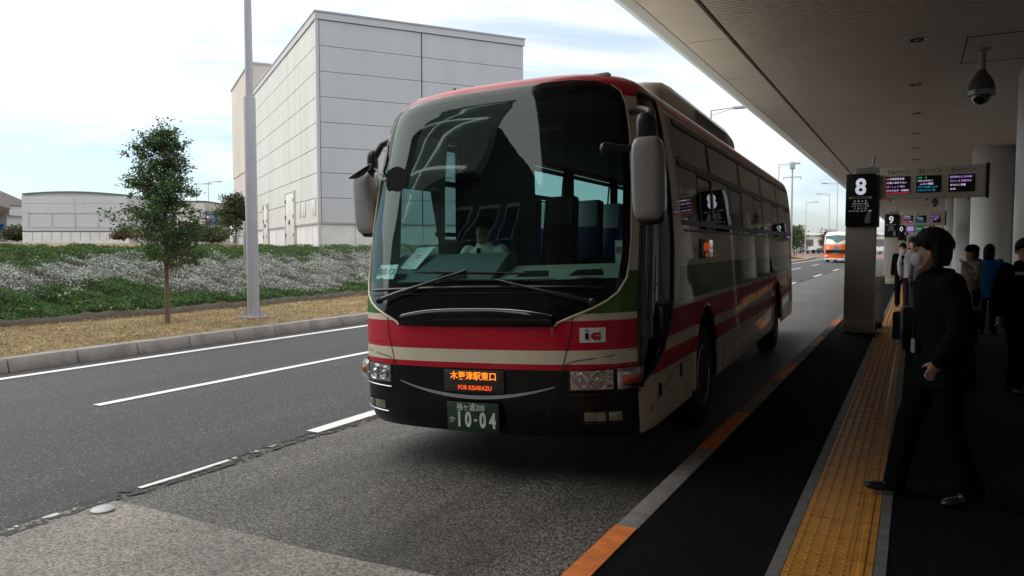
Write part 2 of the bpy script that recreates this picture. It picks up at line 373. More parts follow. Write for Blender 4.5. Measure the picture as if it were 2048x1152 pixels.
idx=rng.choice(3,len(xg),p=[.58,.32,.10]); idx[(xg<-20.5)&(rng.random(len(xg))<.25)]=2
edge=xg>-15.35+.12*np.sin(yg*2.3)
tag(cards('green_ground_cover',np.stack([xg,yg,h],1)[~edge],.060,green,idx[~edge],up=.5,aspect=2.0),kind='stuff')
fl=rng.integers(0,len(xg),260); 
tag(cards('yellow_flowers',np.stack([xg[fl],yg[fl],h[fl]+.07],1),.05,[pm('yellow petal',(.6,.42,.02),.6)],up=0,aspect=1.1),kind='stuff')
x,y=zone(120000,-15.35,-11.36,3.5,45); cd_=nz2(x,y,2.2,4)+.4*nz2(x,y,7)
idx=rng.choice(3,len(x),p=[.5,.3,.2]); gs=(x<-14.75+.15*np.sin(y*1.9))&(rng.random(len(x))<.35)
o=cards('dry_grass',np.stack([x,y,bank_z(x,y)+.012+.03*rng.random(len(x))],1),.07,dry+[green[2]],np.where(gs,3,idx),up=.5,aspect=7)
tag(o,kind='stuff')
x,y=zone(30000,-30,-22.4,8,60)
tag(cards('dry_grass_on_plateau',np.stack([x,y,bank_z(x,y)+.03],1),.11,dry,up=.6,aspect=6),kind='stuff')
lp=MB(); ys=np.linspace(2,90,360); vs=[]
for y in ys:
    x=-15.22-.25*math.sin(y*.35)+.10*math.sin(y*2.3); zb=float(bank_z(np.array([x+.12]),np.array([y]))[0]); vs+=[(x+.16+.03*math.sin(y*9),y,zb-.02),(x+.06,y,zb+.06+.03*math.sin(y*7)),(x-.08,y,zb+.15+.03*math.sin(y*11)),(x-.35,y,zb+.12)]
lp.add(vs,[(i*4+k,i*4+k+1,i*4+k+5,i*4+k+4) for i in range(len(ys)-1) for k in range(3)]); struct(lp.build('soil_edge',M['earth'],smooth=True))
# --- kerb of the bus stop with painted lengths
kb=MB(); y=-10.05
while y<120:
    kb.prism([(-1.53,0),(-1.50,.14),(-1.49,.152),(-1.36,.152),(-1.36,0)],y+.004,y+.596,'y'); y+=.6
struct(kb.build('bus_kerb',M['kerb2'],bevel=.004))
op=MB()
for y0 in [2.6-3.5*k for k in range(1,4)]+[2.6,6.0,9.55,13.0,16.5,20.]:
    y1=y0+1.5
    op.quad((-1.492,y0,.1555),(-1.362,y0,.1555),(-1.362,y1,.1555),(-1.492,y1,.1555)); op.quad((-1.5045,y0,.14),(-1.492,y0,.1555),(-1.492,y1,.1555),(-1.5045,y1,.14)); op.quad((-1.534,y0,.004),(-1.5045,y0,.14),(-1.5045,y1,.14),(-1.534,y1,.004))
struct(op.build('kerb_paint',M['orange_kerb']))
# --- tactile strip: one tile row, repeated
tt=MB(); nub=[(.0125,0),(.010,.0035),(.006,.005)]
bd=MB()
y=-3.0; k=0
while y<75:
    z=.152
    tt.box(-.545,-.245,y+.003,y+.297,.12,z+random.uniform(-.0008,.0008)); tt.box(-.242,-.145,y+.003,y+.297,.12,z)
    tt.prism([(-.215,z),(-.208,z+.006),(-.185,z+.006),(-.178,z)],y+.004,y+.296,'y')
    if y<17:
        for i in range(5):
            for j in range(5): tt.lathe(nub if 2<y<9 else [(.0125,0),(.008,.005)],8 if 2<y<9 else 5,'z',(-.515+.06*i,y+.03+.06*j,z))
    else:
        for i in range(4): tt.prism([(-.52+.075*i,z),(-.512+.075*i,z+.005),(-.49+.075*i,z+.005),(-.482+.075*i,z)],y+.01,y+.29,'y')
    bd.box(-.61,-.549,y+.002,y+.298,.12,z-.001); bd.box(-.141,-.085,y+.002,y+.298,.12,z-.001)
    y+=.3; k+=1
struct(tt.build('tactile_paving',M['tact'])); struct(bd.build('tactile_border',M['tact_edge']))
# road stud
rs=MB(); rs.lathe([(.075,0),(.075,.012),(.06,.022),(.02,.026)],24)
tag(rs.build('road_stud',M['galv'],smooth=True),'flat round grey metal stud at the corner of the concrete bay','road stud').location=(-4.74,3.12,.006)

# ================================================================ LIGHT POLE by the kerb
def lamp_pole(label,loc,rz,H=9.7,arm=1.7,thick=1.0,group='street lamps along the road'):
    t=thing('street_lamp',label,'street lamp',loc,rz,group)
    p=MB(); p.lathe([(.125*thick,.02),(.125*thick,4.62),(.12*thick,4.66),(.08*thick,4.66),(.072*thick,H)],20); p.build('pole',M['steel'],t,smooth=True)
    b=MB(); b.box(-.23,.23,-.23,.23,0,.025)
    for a in range(4):
        m4=Matrix.Rotation(a*PI/2+PI/4,4,'Z'); b.add([m4@Vector(v) for v in [(.12,-.008,.025),(.23,-.008,.025),(.12,-.008,.26),(.12,.008,.025),(.23,.008,.025),(.12,.008,.26)]],[(0,1,2),(3,5,4),(0,3,4,1),(1,4,5,2),(0,2,5,3)])
        b.lathe([(.018,.025),(.018,.06),(.008,.06)],6,'z',tuple((Matrix.Rotation(a*PI/2,3,'Z')@Vector((.19,.19,0)))))
    b.build('base_plate',M['steel'],t)
    a=MB(); a.tube([(0,0,H-.1),(.05,0,H-.04),(arm-.4,0,H+.04)],.035,8); a.tube([(0,0,H-.35),(.05,0,H-.3),(arm-.4,0,H-.02)],.02,6); a.build('arm',M['steel'],t,smooth=True)
    l=MB(); l.box(arm-.45,arm+.25,-.16,.16,H-.05,H+.09); l.build('lamp_head',M['steel'],t,bevel=.03)
    g=MB(); g.box(arm-.38,arm+.18,-.12,.12,H-.06,H-.048); g.build('lens',M['white'],t)
    return t
near=lamp_pole('thick pale grey lamp pole standing on the dry grass, cut off at the picture top',(-12.5,11.76,.235),0,12.5,2.0)
bx=MB(); bx.box(-.19,-.12,-.07,.07,1.2,2.05); bx.build('cable_box',M['steel'],near,bevel=.01)
far=lamp_pole('street lamp whose head sticks out above the back of the parked bus roof',(-10.7,45,0),0,9.65,1.7,.6)
dup(far,(-11.9,78,0),0,'street lamp with its arm to the right, just behind the rear end of the bus')
dup(far,(-13.4,112,0),0,'small far street lamp with a thin pole, between coach rear and numbered pillar',.8)
dup(far,(-11.0,118,0),PI,'far street lamp with its arm pointing left, beside the orange bus',.95)
dup(far,(-8.6,102,0),PI,'street lamp almost hidden by the numbered pillar, only its left pointing head showing',.98)
dup(far,(-84.5,72.0,1.2),R(28),'far street lamp by the tree crown, the higher and shorter-looking of two',.95)
dup(far,(-79.6,66.0,.3),R(28),'far street lamp by the tree crown, lower of two, nearer the blue signs',.95)
m=thing('camera_mast','thin mast with a crossbar and a box on top, behind the coach rear','mast',(-14.2,104,0))
a=MB(); a.lathe([(.16,0),(.1,11.6)],10); a.build('pole',M['galv'],m,smooth=True)
a=MB(); a.box(-1.1,1.1,-.06,.06,10.5,10.62); a.box(-1.1,-1.0,-.06,.06,10.2,10.5); a.box(1.0,1.1,-.06,.06,10.2,10.5); a.build('crossbar',M['galv'],m)
a=MB(); a.box(-.3,.3,-.3,.3,11.6,12.5); a.build('box_head',M['galv'],m,bevel=.05)

# ================================================================ TREES
barkm=pm('bark',(.17,.12,.085),.9,var=.35,scale=14,bump=.8,bscale=40,stretch=(3,3,.7))
tleaf=[leafmat('tree leaf',(.060,.125,.040),.3,.5),leafmat('tree leaf dark',(.036,.078,.030),.25,.5),leafmat('tree leaf fresh',(.11,.17,.05),.35,.5),leafmat('tree leaf red',(.16,.065,.035),.3,.5)]
def tree(label,loc,H,rad,prof,nleaf,leaf,seed,mats=None,probs=(.5,.32,.14,.04),trunk_r=.055,name='tree',z0=.28,nb=46,cat='tree',group=None,lean=.1,clus=.17):
    r=random.Random(seed); g=np.random.default_rng(seed)
    t=thing(name,label,cat,loc,0,group)
    tr=MB(); sp=[]
    for i in range(9):
        f=i/8; sp.append(Vector((lean*math.sin(f*5+seed)*.6*H*.05+.03*r.uniform(-1,1)*H*.1,.03*H*.1*r.uniform(-1,1),f*H*.93)))
    sp[0]=Vector((0,0,-.1))
    tr.tube(sp,[trunk_r*(1-.8*i/8) for i in range(9)],9)
    P=[]; 
    for b in range(nb):
        f=z0+(1-z0)*((b+.5)/nb)**.9; zz=f*H*.93; i=min(7,int(f*8)); base=sp[i].lerp(sp[i+1],f*8-i)
        L_=rad*interp(f,prof)*r.uniform(.72,1.12); an=b*2.4+r.uniform(-.5,.5); el=r.uniform(.15,.6)+f*.5
        d=Vector((math.cos(an)*math.cos(el),math.sin(an)*math.cos(el),math.sin(el)))
        pts=[base]; 
        for s_ in range(1,5): pts.append(pts[-1]+d*L_/4+Vector((r.uniform(-1,1),r.uniform(-1,1),r.uniform(-.3,.5)))*L_*.06)
        w=trunk_r*.38*(1-f*.6); tr.tube(pts,[w*(1-.8*k/4)+.003 for k in range(5)],5)
        ncl=max(3,int(L_*13))
        for c_ in range(ncl):
            u=.28+.74*r.random()**.7; k=min(3,int(u*4)); q=pts[k].lerp(pts[k+1],u*4-k)
            off=Vector((r.gauss(0,1),r.gauss(0,1),r.gauss(0,.7)))*clus*(.6+L_*.5)
            P.append((q+off,r.uniform(.5,1.3)))
            tr.tube([q,q+off*.9],[.006,.003],4,caps=False)
    tr.build('trunk',barkm,t,smooth=True)
    n=nleaf//len(P)
    pts=[];ids=[]
    for c_,s_ in P:
        m_=int(n*s_); pp=g.normal(size=(m_,3))*np.array([.105,.105,.06])*(clus/.17)*s_+np.array(c_); pts.append(pp)
        base=g.choice(4,p=probs); ids.append(np.where(g.random(m_)<.55,base,g.choice(4,m_,p=probs)))
    cards('crown',np.concatenate(pts),leaf,mats or tleaf,np.concatenate(ids),parent=t,up=.1,aspect=1.9)
    return t
tree('slender young leafy tree with a bare crooked stem standing on the dry grass verge',(-13.02,10.04,.22),3.97,.86,[(.2,.7),(.3,1.0),(.42,1.05),(.55,.92),(.7,.72),(.85,.62),(1,.25)],21000,.060,11,nb=50,clus=.14)
# trees and shrubs far off
aut=[leafmat('autumn leaf',(.14,.06,.035),.3),leafmat('autumn leaf dark',(.075,.04,.025),.3),leafmat('autumn olive',(.10,.09,.035),.3),leafmat('autumn orange',(.26,.11,.04),.3)]
olive=[leafmat('olive leaf',(.06,.085,.03),.3),leafmat('olive dark',(.035,.05,.02),.3),leafmat('olive light',(.12,.13,.05),.3),leafmat('olive brown',(.11,.07,.03),.3)]
rnd=[(.2,.8),(.5,1),(.8,.75),(1,.35)]
pine=[(.2,1),(.5,.8),(.8,.5),(1,.25)]
tree('dark pine behind the end of the pale tower building, half hiding a blue road sign',(-46.6,42.2,2.1),3.4,1.7,pine,9000,.16,5,olive,name='pine_tree',nb=30,clus=.3,z0=.2)
# ================================================================ BUILDINGS
M['panel']=pm('grey metal wall panel',(.50,.515,.55),.55,var=.05,scale=1.1,stretch=(1,1,.12))
M['panel_l']=pm('pale grey wall panel',(.60,.60,.57),.55,var=.08,scale=1.0,stretch=(1,1,.12))  # on the hall's side face the paler tone paints in the light
M['joint']=pm('panel joint',(.12,.12,.13),.8)
M['plinth']=pm('concrete plinth',(.66,.66,.67),.8,var=.1,scale=1.2)
M['towerw']=pm('cream concrete wall',(.58,.53,.47),.85,var=.1,scale=.35,bump=.1,bscale=10,stretch=(1,1,.3))
M['doorw']=pm('white door',(.66,.66,.64),.5,var=.03)
M['louvreslat']=pm('louvre slat',(.60,.60,.64),.5,var=.05)  # even paint colour of the slats
# hall: local x along the face turned to the road, local y along the left face
C0=Vector((-25.65,28.36,1.9)); aR=math.atan2(.81,.58)   # local +x = (.58,.81)
hall=thing('hall_building','tall windowless hall clad in large grey rectangular wall panels on a concrete plinth','building',C0,aR)
# local y = (-.81,.59)
FW,LW,HH=11.2,21.0,11.05
b=MB(); b.box(.08,FW-.08,.08,LW-.08,-.6,HH-.1); b.build('core',M['joint'],hall)
pl=MB(); pl.box(.03,FW,.03,LW,-.6,.93); o=pl.build('plinth',M['plinth'],hall)
seam=MB()
for x in (1.8,3.6,5.4,7.2,9.0): seam.box(x-.01,x+.01,.024,.04,-.3,.93)
for y in (1.5,3.0,9.5,12.5,15.5): seam.box(.024,.04,y-.01,y+.01,-.3,.93)
each(seam,'plinth_seam',M['joint'],hall)
rows=[.98+i*(HH-.35-.98)/8 for i in range(8)]; rh=(HH-.35-.98)/8
w=MB()
for i,z in enumerate(rows):
    for (x0,x1) in ((.14,5.32),(5.36,FW)): w.box(x0+.015,x1-.015,0,.12,z+.012,z+rh-.012)
w.build('front_wall_panels',M['panel'],hall)
w=MB(); ys=[.14,4.1,7.5,11.1,14.6,18.0,LW]
for i,z in enumerate(rows):
    for a,c in zip(ys[:-1],ys[1:]):
        if i<1 and a<7.5 and c>7: pass
        w.box(0,.12,a+.012,c-.012,z+.018,z+rh-.018)
w.build('lit_side_wall_panels',M['panel_l'],hall)  # paler copy of the front panels, light on this face put into colour
tm=MB(); tm.box(-.03,.12,-.03,.12,-.1,HH-.3); tm.box(-.06,FW+.05,-.06,.2,HH-.33,HH); tm.box(-.06,.2,.2,LW+.05,HH-.33,HH-.003); tm.build('corner_and_parapet_trim',M['panel'],hall)
rf=MB(); rf.box(-.10,FW+.08,-.10,LW+.08,HH,HH+.07); rf.build('coping',M['steel'],hall)
dl=MB(); dl.box(-.02,.03,0,FW,0,0); 
led=MB(); led.box(.0,FW,-.04,.03,.92,.98); led.box(-.04,.0,-.04,LW,.92,.98); led.build('plinth_ledge',M['galv'],hall)
for (y0,y1,z1,label) in ((5.9,8.5,2.85,None),(15.2,16.9,2.6,None)):
    d=MB(); n=2 if y1-y0>2 else 1
    for k in range(n):
        a=y0+(y1-y0)*k/n; d.box(-.07,.0,a+.02,a+(y1-y0)/n-.02,-.1,z1)
    d=d.build('door',M['doorw'],hall,bevel=.01)
    f=MB(); f.box(-.1,.005,y0-.09,y0,-.1,z1+.09); f.box(-.1,.005,y1,y1+.09,-.1,z1+.09); f.box(-.1,.005,y0,y1,z1+.003,z1+.09); f.build('door_frame',M['panel_l'],d)
    h=MB()
    for z in (.35,1.4,2.3): h.box(-.12,-.07,y0+.03,y0+.14,z,z+.2); h.box(-.12,-.07,y1-.14,y1-.03,z,z+.2)
    h.box(-.14,-.07,(y0+y1)/2-.03,(y0+y1)/2+.03,1.05,1.3); each(h,'hinge',M['black'],d)
for y0 in (.55,.98,3.0,3.45,3.9,4.35)[:6]:
    if y0 in (3.9,): continue
    v=MB(); v.box(-.06,.0,y0,y0+.3,1.4,2.15); o=v.build('vent_panel',M['white'],hall,bevel=.01)
    s_=MB(); 
    for z in (1.55,1.7,1.85,2.0): s_.box(-.066,-.06,y0+.12,y0+.18,z,z+.03)
    each(s_,'slot',M['black'],o)
# tower behind
tw=thing('tower_building','tall narrow cream concrete block standing behind the left end of the grey hall','building',Vector(C0)+Vector((-.81*21.3-.58*.36,.59*21.3-.81*.36,0)),aR)
TH=13.1
b=MB(); b.box(0,9,0,11.4,5.6,TH); b.box(.05,8.95,.05,11.35,-.6,5.58); b.build('wall',M['towerw'],tw)
b=MB(); b.box(-.12,9.1,-.12,11.52,-.6,.75); b.build('plinth',M['plinth'],tw)
b=MB(); b.box(-.08,9.1,-.08,11.5,TH,TH+.12); b.build('coping',M['steel'],tw)
b=MB(); b.box(-.02,.0,.6,1.5,TH-3.4,TH-1.6); w=b.build('window',M['black'],tw)
b=MB(); b.box(-.05,-.02,.55,.62,TH-3.45,TH-1.55); b.box(-.05,-.02,1.48,1.55,TH-3.45,TH-1.55); b.box(-.05,-.02,.62,1.48,TH-1.62,TH-1.55);b.box(-.05,-.02,.62,1.48,TH-3.45,TH-3.38); b.build('window_frame',M['steel'],w)
# low plant building far left
A=Vector((-62.3,35.07,2.35)); Bv=Vector((-55.2,38.85,2.35)); dv=(Bv-A); ln=dv.length+.3; an=math.atan2(dv.y,dv.x)
lo=thing('low_building','low wide lilac grey building with a louvre band and a shallow curved green roof','building',A,an)
b=MB(); b.box(0,ln,.055,9,-.8,3.3); b.build('core',M['panel'],lo)
b=MB(); b.box(-.03,ln+.03,.04,9.03,-.8,.48); b.build('plinth',M['plinth'],lo)
s_=MB()
for k in range(1,11): s_.box(ln*k/11-.012,ln*k/11+.012,.03,.05,-.2,.48)
s_.box(0,ln,.03,.1,.48,.56); s_.build('seams',M['joint'],lo)
w=MB()
for (x0,x1) in ((0,ln*.5-.02),(ln*.5+.02,ln)):
    w.box(x0,x1,.02,.1,.58,.86); w.box(x0,x1,.02,.1,2.02,2.72); w.box(x0,x1,.02,.1,2.74,3.3)
    w.box(x0 if x0==0 else x1-.45,.45 if x0==0 else x1,.02,.1,.87,2.0)
w.build('wall_panels',M['panel'],lo)
w=MB()
for k in range(4):
    x0=.5+k*(ln-1)/4; x1=x0+(ln-1)/4-.04
    for j in range(17): z=.9+j*.063; w.prism([(.035,z),(.06,z+.055),(.06,z+.06),(.035,z+.03)],x0,x1,'x')
w.build('louvre',M['louvreslat'],lo)
w=MB(); w.box(.46,ln-.46,-.01,.1,1.985,2.04); w.box(.46,ln-.46,-.01,.1,.84,.88)
for k in range(5):
    x=.5+k*(ln-1)/4-.02; w.box(x-.03,x+.03,-.01,.1,.88,1.985)
w.build('louvre_frame',M['panel'],lo)
w=MB(); pr=[(-.02+ (ln-.3)*k/14,3.3+.32*math.sin(.5+2.4*k/14)-.0) for k in range(15)]
w.prism([(0,3.28)]+[(p[0],p[1]) for p in pr]+[(ln-.3,3.28)],.12,8.9,'y'); w.build('gable',M['panel'],lo)
w=MB(); w.prism([(p[0]+.08,p[1]) for p in pr]+[(p[0]+.08,p[1]+.07) for p in reversed(pr)],-.05,9.1,'y'); w.build('roof',pm('green grey roof sheet',(.10,.18,.18),.5),lo)
# elevated road far left
ov=thing('overpass','elevated concrete road on piers at the far left edge','bridge',(-78.5,38.8,.9),R(54.6))
w=MB(); w.prism([(-4,5.6),(-4,4.3),(-3,3.6),(3,3.6),(4,4.3),(4,5.6),(3.7,5.6),(3.7,4.7),(-3.7,4.7),(-3.7,5.6)],-8,47,'y'); w.build('deck',pm('bridge concrete',(.25,.22,.21),.85,var=.2,scale=.6),ov)
w=MB(); 
for y in (-2,16,34): w.box(-2.6,2.6,y-.8,y+.8,2.7,3.6); w.box(-1,1,y-.7,y+.7,-1,2.7)
each(w,'pier',M['plinth'],ov)
ofc=thing('white_shed','small white block with blue corner panels under the elevated road','building',(-76.5,40.3,2.3),R(28))
w=MB(); w.box(-2.6,1.7,0,5,2.3,3.2); w.box(-2.4,1.3,.2,5,-.5,2.3); w.build('wall',M['panel'],ofc)
w=MB(); w.box(-1.9,-1.3,.1,.2,.9,1.5); w.box(.5,1.0,.1,.2,.9,1.5); each(w,'blue_panel',pm('blue panel',(.02,.13,.42),.5),ofc)
w=MB(); w.box(-1.3,.5,.12,.2,.5,1.5); w.build('shutter',pm('brown shutter',(.09,.07,.06),.7),ofc)
w=MB(); w.box(-2.7,1.8,-.1,5.1,3.2,3.28); w.build('roof',M['joint'],ofc)
mid=thing('small_annex','pale plain block half hidden behind the young tree crown','building',(-54.5,41.4,2.3),R(28))
w=MB(); w.box(0,3.8,0,5,-.5,3.0); w.build('wall',M['panel_l'],mid); w=MB(); w.box(-.06,3.86,-.06,5.05,3.0,3.1); w.build('coping',M['joint'],mid)
# blue direction signs on a gantry
blue=pm('blue sign face',(.012,.06,.24),.5,var=.05); sw=pm('white sign lettering',(.75,.76,.78),.6)
def bsign(label,loc,w_,h_,rows_,green=False):
    t=thing('road_sign',label,'road sign',loc,R(30),'blue road signs')
    a=MB(); a.box(-w_/2,w_/2,0,.12,0,h_); a.build('sign_face',blue,t,bevel=.01)
    g=MB(); g.box(-w_/2-.9,w_/2+.9,.16,.24,h_*.70,h_*.75); g.box(-w_/2-.9,w_/2+.9,.16,.24,h_*.22,h_*.27); g.box(w_/2+.8,w_/2+.9,.14,.26,-1.8,h_*.8); g.build('gantry',M['galv'],t)
    kk=h_/1.95
    for (s_,x,z,sz,mt) in rows_: text(s_,'lettering',mt,sz*kk,t,(x*kk,-.012,z*kk),(R(90),0,0))
    return t
k=1.0
sg=bsign('blue and green direction sign with white and red shields, beside the tree crown',(-50.8,43.5,3.42),1.0,1.12,
  [('空港中央',0,1.68,.24,pm('yellow green letters',(.42,.5,.1),.6)),('湾岸線',.22,1.25,.3,sw),('東京 横浜',.2,.98,.24,sw),('357',.38,.62,.3,sw),('↓',.1,.2,.32,sw)])
a=MB(); a.prism([(-.36,.775),(-.17,.775),(-.17,.63),(-.265,.53),(-.36,.63)],-.02,-.01,'y'); a.build('white_shield',sw,sg)
a=MB(); a.box(-.41,-.16,-.02,-.01,.29,.48); a.build('red_panel',pm('red sign panel',(.55,.03,.05),.6),sg)
bsign('blue direction sign half hidden by the dark pine',(-49.5,44.3,3.55),1.0,1.05,[('第2ターミナル',0,1.25,.24,sw),('Terminal 2',0,.95,.26,sw),('↑',0,.45,.3,sw)])
# bushes in front
def bush(label,loc,rx,h_,n,mats,seed,leaf=.12,group='bushes on the plateau',spiky=.3,cat='bush'):
    g=np.random.default_rng(seed); t=thing('bush',label,cat,loc,0,group)
    k=max(8,int(n/110)); c=g.normal(size=(k,3))*np.array([rx*.42,rx*.42,h_*.2])+np.array([0,0,h_*.42]); c[:,2]=np.clip(c[:,2],.05,h_)
    P=c[g.integers(0,k,n)]+g.normal(size=(n,3))*np.array([rx*.16,rx*.16,h_*.13]); P[:,2]=np.abs(P[:,2])
    cards('foliage',P,leaf,mats,g.choice(len(mats),n,p=(lambda q:[a/sum(q) for a in q])([.45,.3,.15,.1][:len(mats)])),parent=t,up=.3,aspect=2)
    s_=MB()
    for i in range(9):
        a=g.uniform(0,2*PI); q=c[g.integers(0,k)]; s_.tube([(0,0,-.1),(q[0]*.5,q[1]*.5,q[2]*.6),tuple(q+np.array([0,0,spiky*h_*.4]))],[.03,.02,.008],5)
    s_.build('stems',barkm,t); return t
bush('wide olive green bush below the blue signs',(-37.6,32.2,2.0),1.25,1.0,4200,olive,1,.15)
bush('reddish bush between the tree crown and the wide olive bush',(-38.6,31.9,2.05),1.1,.95,2400,aut,2,.14)
bush('dark bare-twigged bush at the right end of the low building',(-44.0,30.9,2.15),.95,.6,2200,[aut[1],olive[1],aut[0],olive[3]],3,.13,spiky=2.2)
bush('dark green bush under the elevated road at the left edge',(-66.5,37.0,2.2),1.6,1.3,3000,[olive[1],olive[0],aut[1],olive[3]],4,.2)
# ================================================================ TERMINAL: canopy, columns, wall
M['soffit']=pm('soffit slat metal',(.86,.78,.71),.45,var=.06,scale=1.2)
M['soffit_p']=pm('soffit panel',(.90,.83,.76),.5,var=.08,scale=.8)
M['groove']=pm('groove dark',(.03,.028,.026),.9)
M['fascia']=pm('fascia metal',(.78,.78,.76),.3,metal=.5,var=.05)
M['column']=pm('column cladding',(.60,.58,.56),.5,var=.04,scale=.7)
M['wallt']=pm('terminal wall',(.42,.40,.38),.7,var=.08,scale=.5)
cp=thing('terminal_canopy','long deep flat canopy of the terminal with slatted metal underside and pale panelled edge','canopy',(0,0,0))
Y0,Y1,ZS=-40,125,4.6
w=MB(); w.box(-3.1,9,Y0,Y1,ZS+.06,5.7); w.build('roof_slab',M['groove'],cp)
w=MB(); y=-12.0
while y<62: w.box(-2.27,5.0,y,y+.064,ZS,ZS+.05); y+=.1
w.box(-2.27,5.0,62,Y1,ZS,ZS+.05); w.box(-2.27,5.0,Y0,-12.02,ZS,ZS+.05); w.build('soffit_slats',M['soffit'],cp)
w=MB(); y=5.42-2.64*18
while y<Y1: w.box(-2.93,-2.33,y+.014,y+2.626,ZS-.004,ZS+.05); y+=2.64
w.build('edge_panels',M['soffit_p'],cp)
w=MB(); y=5.42-2.64*18
while y<Y1: w.prism([(-2.95,ZS),(-3.14,ZS+.05),(-3.30,ZS+.13),(-3.36,ZS+.22),(-3.38,ZS+.34),(-3.38,ZS+1.2),(-3.28,ZS+1.2),(-3.12,ZS+.2),(-2.95,ZS+.08)],y+.005,y+2.635,'y'); y+=2.64
w.build('fascia',M['fascia'],cp,smooth=True,angle=50)
w=MB(); w.box(5.0,9,Y0,Y1,ZS,ZS+.05); w.build('inner_ceiling',M['wallt'],cp)
wl=thing('terminal_wall','long dim terminal wall behind the row of big round columns','wall',(3.4,0,0))
w=MB(); w.box(0,.4,Y0,Y1,.1,4.6); w.build('wall_face',M['wallt'],wl)
w=MB()
for y in np.arange(Y0,Y1,3.0): w.box(-.004,0,y,y+.03,.15,4.59)
w.build('wall_joints',M['groove'],wl)
wb=thing('added_end_wall','unseen wall added behind the viewer to close off light under the canopy','wall',(0,Y0,0)); w=MB(); w.box(-1.3,9,-.4,0,.1,4.6); w.build('wall_face',M['wallt'],wb)  # unseen wall added to keep the walkway under the canopy dark
cy=3.6; k=0; proto=None
clab=['big round pale column at the right edge of the picture, nearest one in view','big round column standing right behind the first lane display board','third big round column beyond the first display board','fourth big round column, narrow behind the second one','fifth big round column far down the walkway','sixth big round column far down the walkway','seventh big round column, far away','eighth big round column, farthest away but one','ninth big round column, farthest away']
for k,y in enumerate([3.6-11.2,3.6]+[14.8+11.2*i for i in range(9)]):
    lab=(['big round column behind the viewer','big round column just outside the right edge of the picture']+clab)[k]
    if proto is None:
        t=thing('round_column',lab,'column',(1.93,y,.15),0,'round columns along the terminal')
        w=MB(); w.lathe([(.52,0),(.52,4.37),(.5,4.37),(.5,4.45)],48); w.build('shaft',M['column'],t,smooth=True)
        w=MB(); w.lathe([(.535,0),(.535,.12),(.52,.13)],48); w.build('base_ring',M['galv'],t,smooth=True)
        w=MB(); w.box(.3,.9,-.2,.2,0,4.44); w.build('rear_fin',M['wallt'],t)
        proto=t
    else: dup(proto,(1.93,y,.15),0,lab)
# downlights
pr=None; names=['nearest','second nearest','third','fourth','fifth','sixth','seventh','eighth','ninth','tenth']
for i in range(11):
    y=12-3.3+3.3*i
    lab='unlit round downlight in the slatted ceiling, '+(['just above the top of the picture']+names)[i]+(' in the row' if i else '')
    if pr is None:
        t=thing('downlight',lab,'ceiling light',(-.05,y,ZS),0,'ceiling downlights'); w=MB(); w.lathe([(.10,-.002),(.115,-.012),(.115,-.001)],24); w.build('rim',M['chrome'],t,smooth=True)
        w=MB(); w.lathe([(.085,-.006),(.085,-.003)],20); w.build('reflector',M['groove'],t)
        w=MB(); w.ell((.0,0,-.004),.035,.035,.012); w.build('bulb',M['chrome'],t,smooth=True); pr=t
    else: dup(pr,(-.05,y,ZS),0,lab)
def domecam(label,loc):
    t=thing('security_camera',label,'camera',loc,0,'dome cameras under the canopy')
    w=MB(); w.lathe([(.10,0),(.10,-.02),(.045,-.03),(.045,-.33)],20); w.build('mount',M['galv'],t,smooth=True)
    w=MB(); w.lathe([(.05,-.30),(.075,-.35),(.13,-.43),(.165,-.52),(.175,-.60)],28); w.build('housing',pm('camera housing',(.10,.10,.10),.35),t,smooth=True)
    w=MB(); w.lathe([(.178,-.60),(.178,-.665),(.165,-.67)],28)
    for a in range(5):
        an=a*2*PI/5+.5; w.box(-.012,.012,-.006,.006,-.66,-.6,M4=Matrix.Translation((.182*math.cos(an),.182*math.sin(an),0)))
    w.build('band',M['galv'],t,smooth=True)
    w=MB(); w.ell((0,0,-.67),.125,.125,.13); w.build('dome',pm('smoked dome',(.015,.015,.016),.08,coat=1),t,smooth=True)
domecam('large dome camera hanging from the ceiling near the right top corner',(.79,13.0,ZS)); domecam('small far dome camera hanging behind the first display board',(.86,46,ZS))
w=MB(); 
for (a,b_,c,d) in ((.55,3.0,12.2,12.215),(.55,3.0,13.9,13.915),(.55,.565,12.2,13.9)): w.box(a,b_,c,d,ZS-.002,ZS+.01)
each(w,'hatch_seam',M['groove'],cp)

# ================================================================ NUMBERED BUS STOP PILLARS
M['pillar']=pm('cream pillar',(.46,.43,.37),.6,var=.06,scale=2.5)
M['signblack']=pm('black sign face',(.010,.011,.014),.3,var=.1)
M['signwhite']=emit('backlit white lettering',(.80,.86,1.0),.42)
M['signdim']=emit('small backlit lettering',(.8,.83,.9),.22)
M['board']=pm('display board face',(.66,.61,.50),.55,var=.05,scale=3)
M['ink']=pm('dark brown lettering',(.03,.022,.018),.6)
M['scr']=pm('screen black',(.006,.005,.012),.15)
LED={c:emit('led '+c,v,s) for c,v,s in (('white',(.85,.72,1),.7),('green',(.02,.85,.15),.6),('cyan',(.02,.45,.75),.5),('red',(1,.03,.12),.6),('violet',(.65,.4,.95),.6))}
dest={8:['新 横 浜 駅','みなとみらい地区','たまプラーザ駅','二 俣 川 駅','センター北・センター南駅'],9:['横 浜 駅','戸 塚 駅','東戸塚駅','藤 沢 駅','大船・鎌倉駅'],10:['吉祥寺駅','新 宿 駅','渋 谷 駅','池 袋 駅','調布・府中駅'],11:['千 葉 駅','成田空港']}
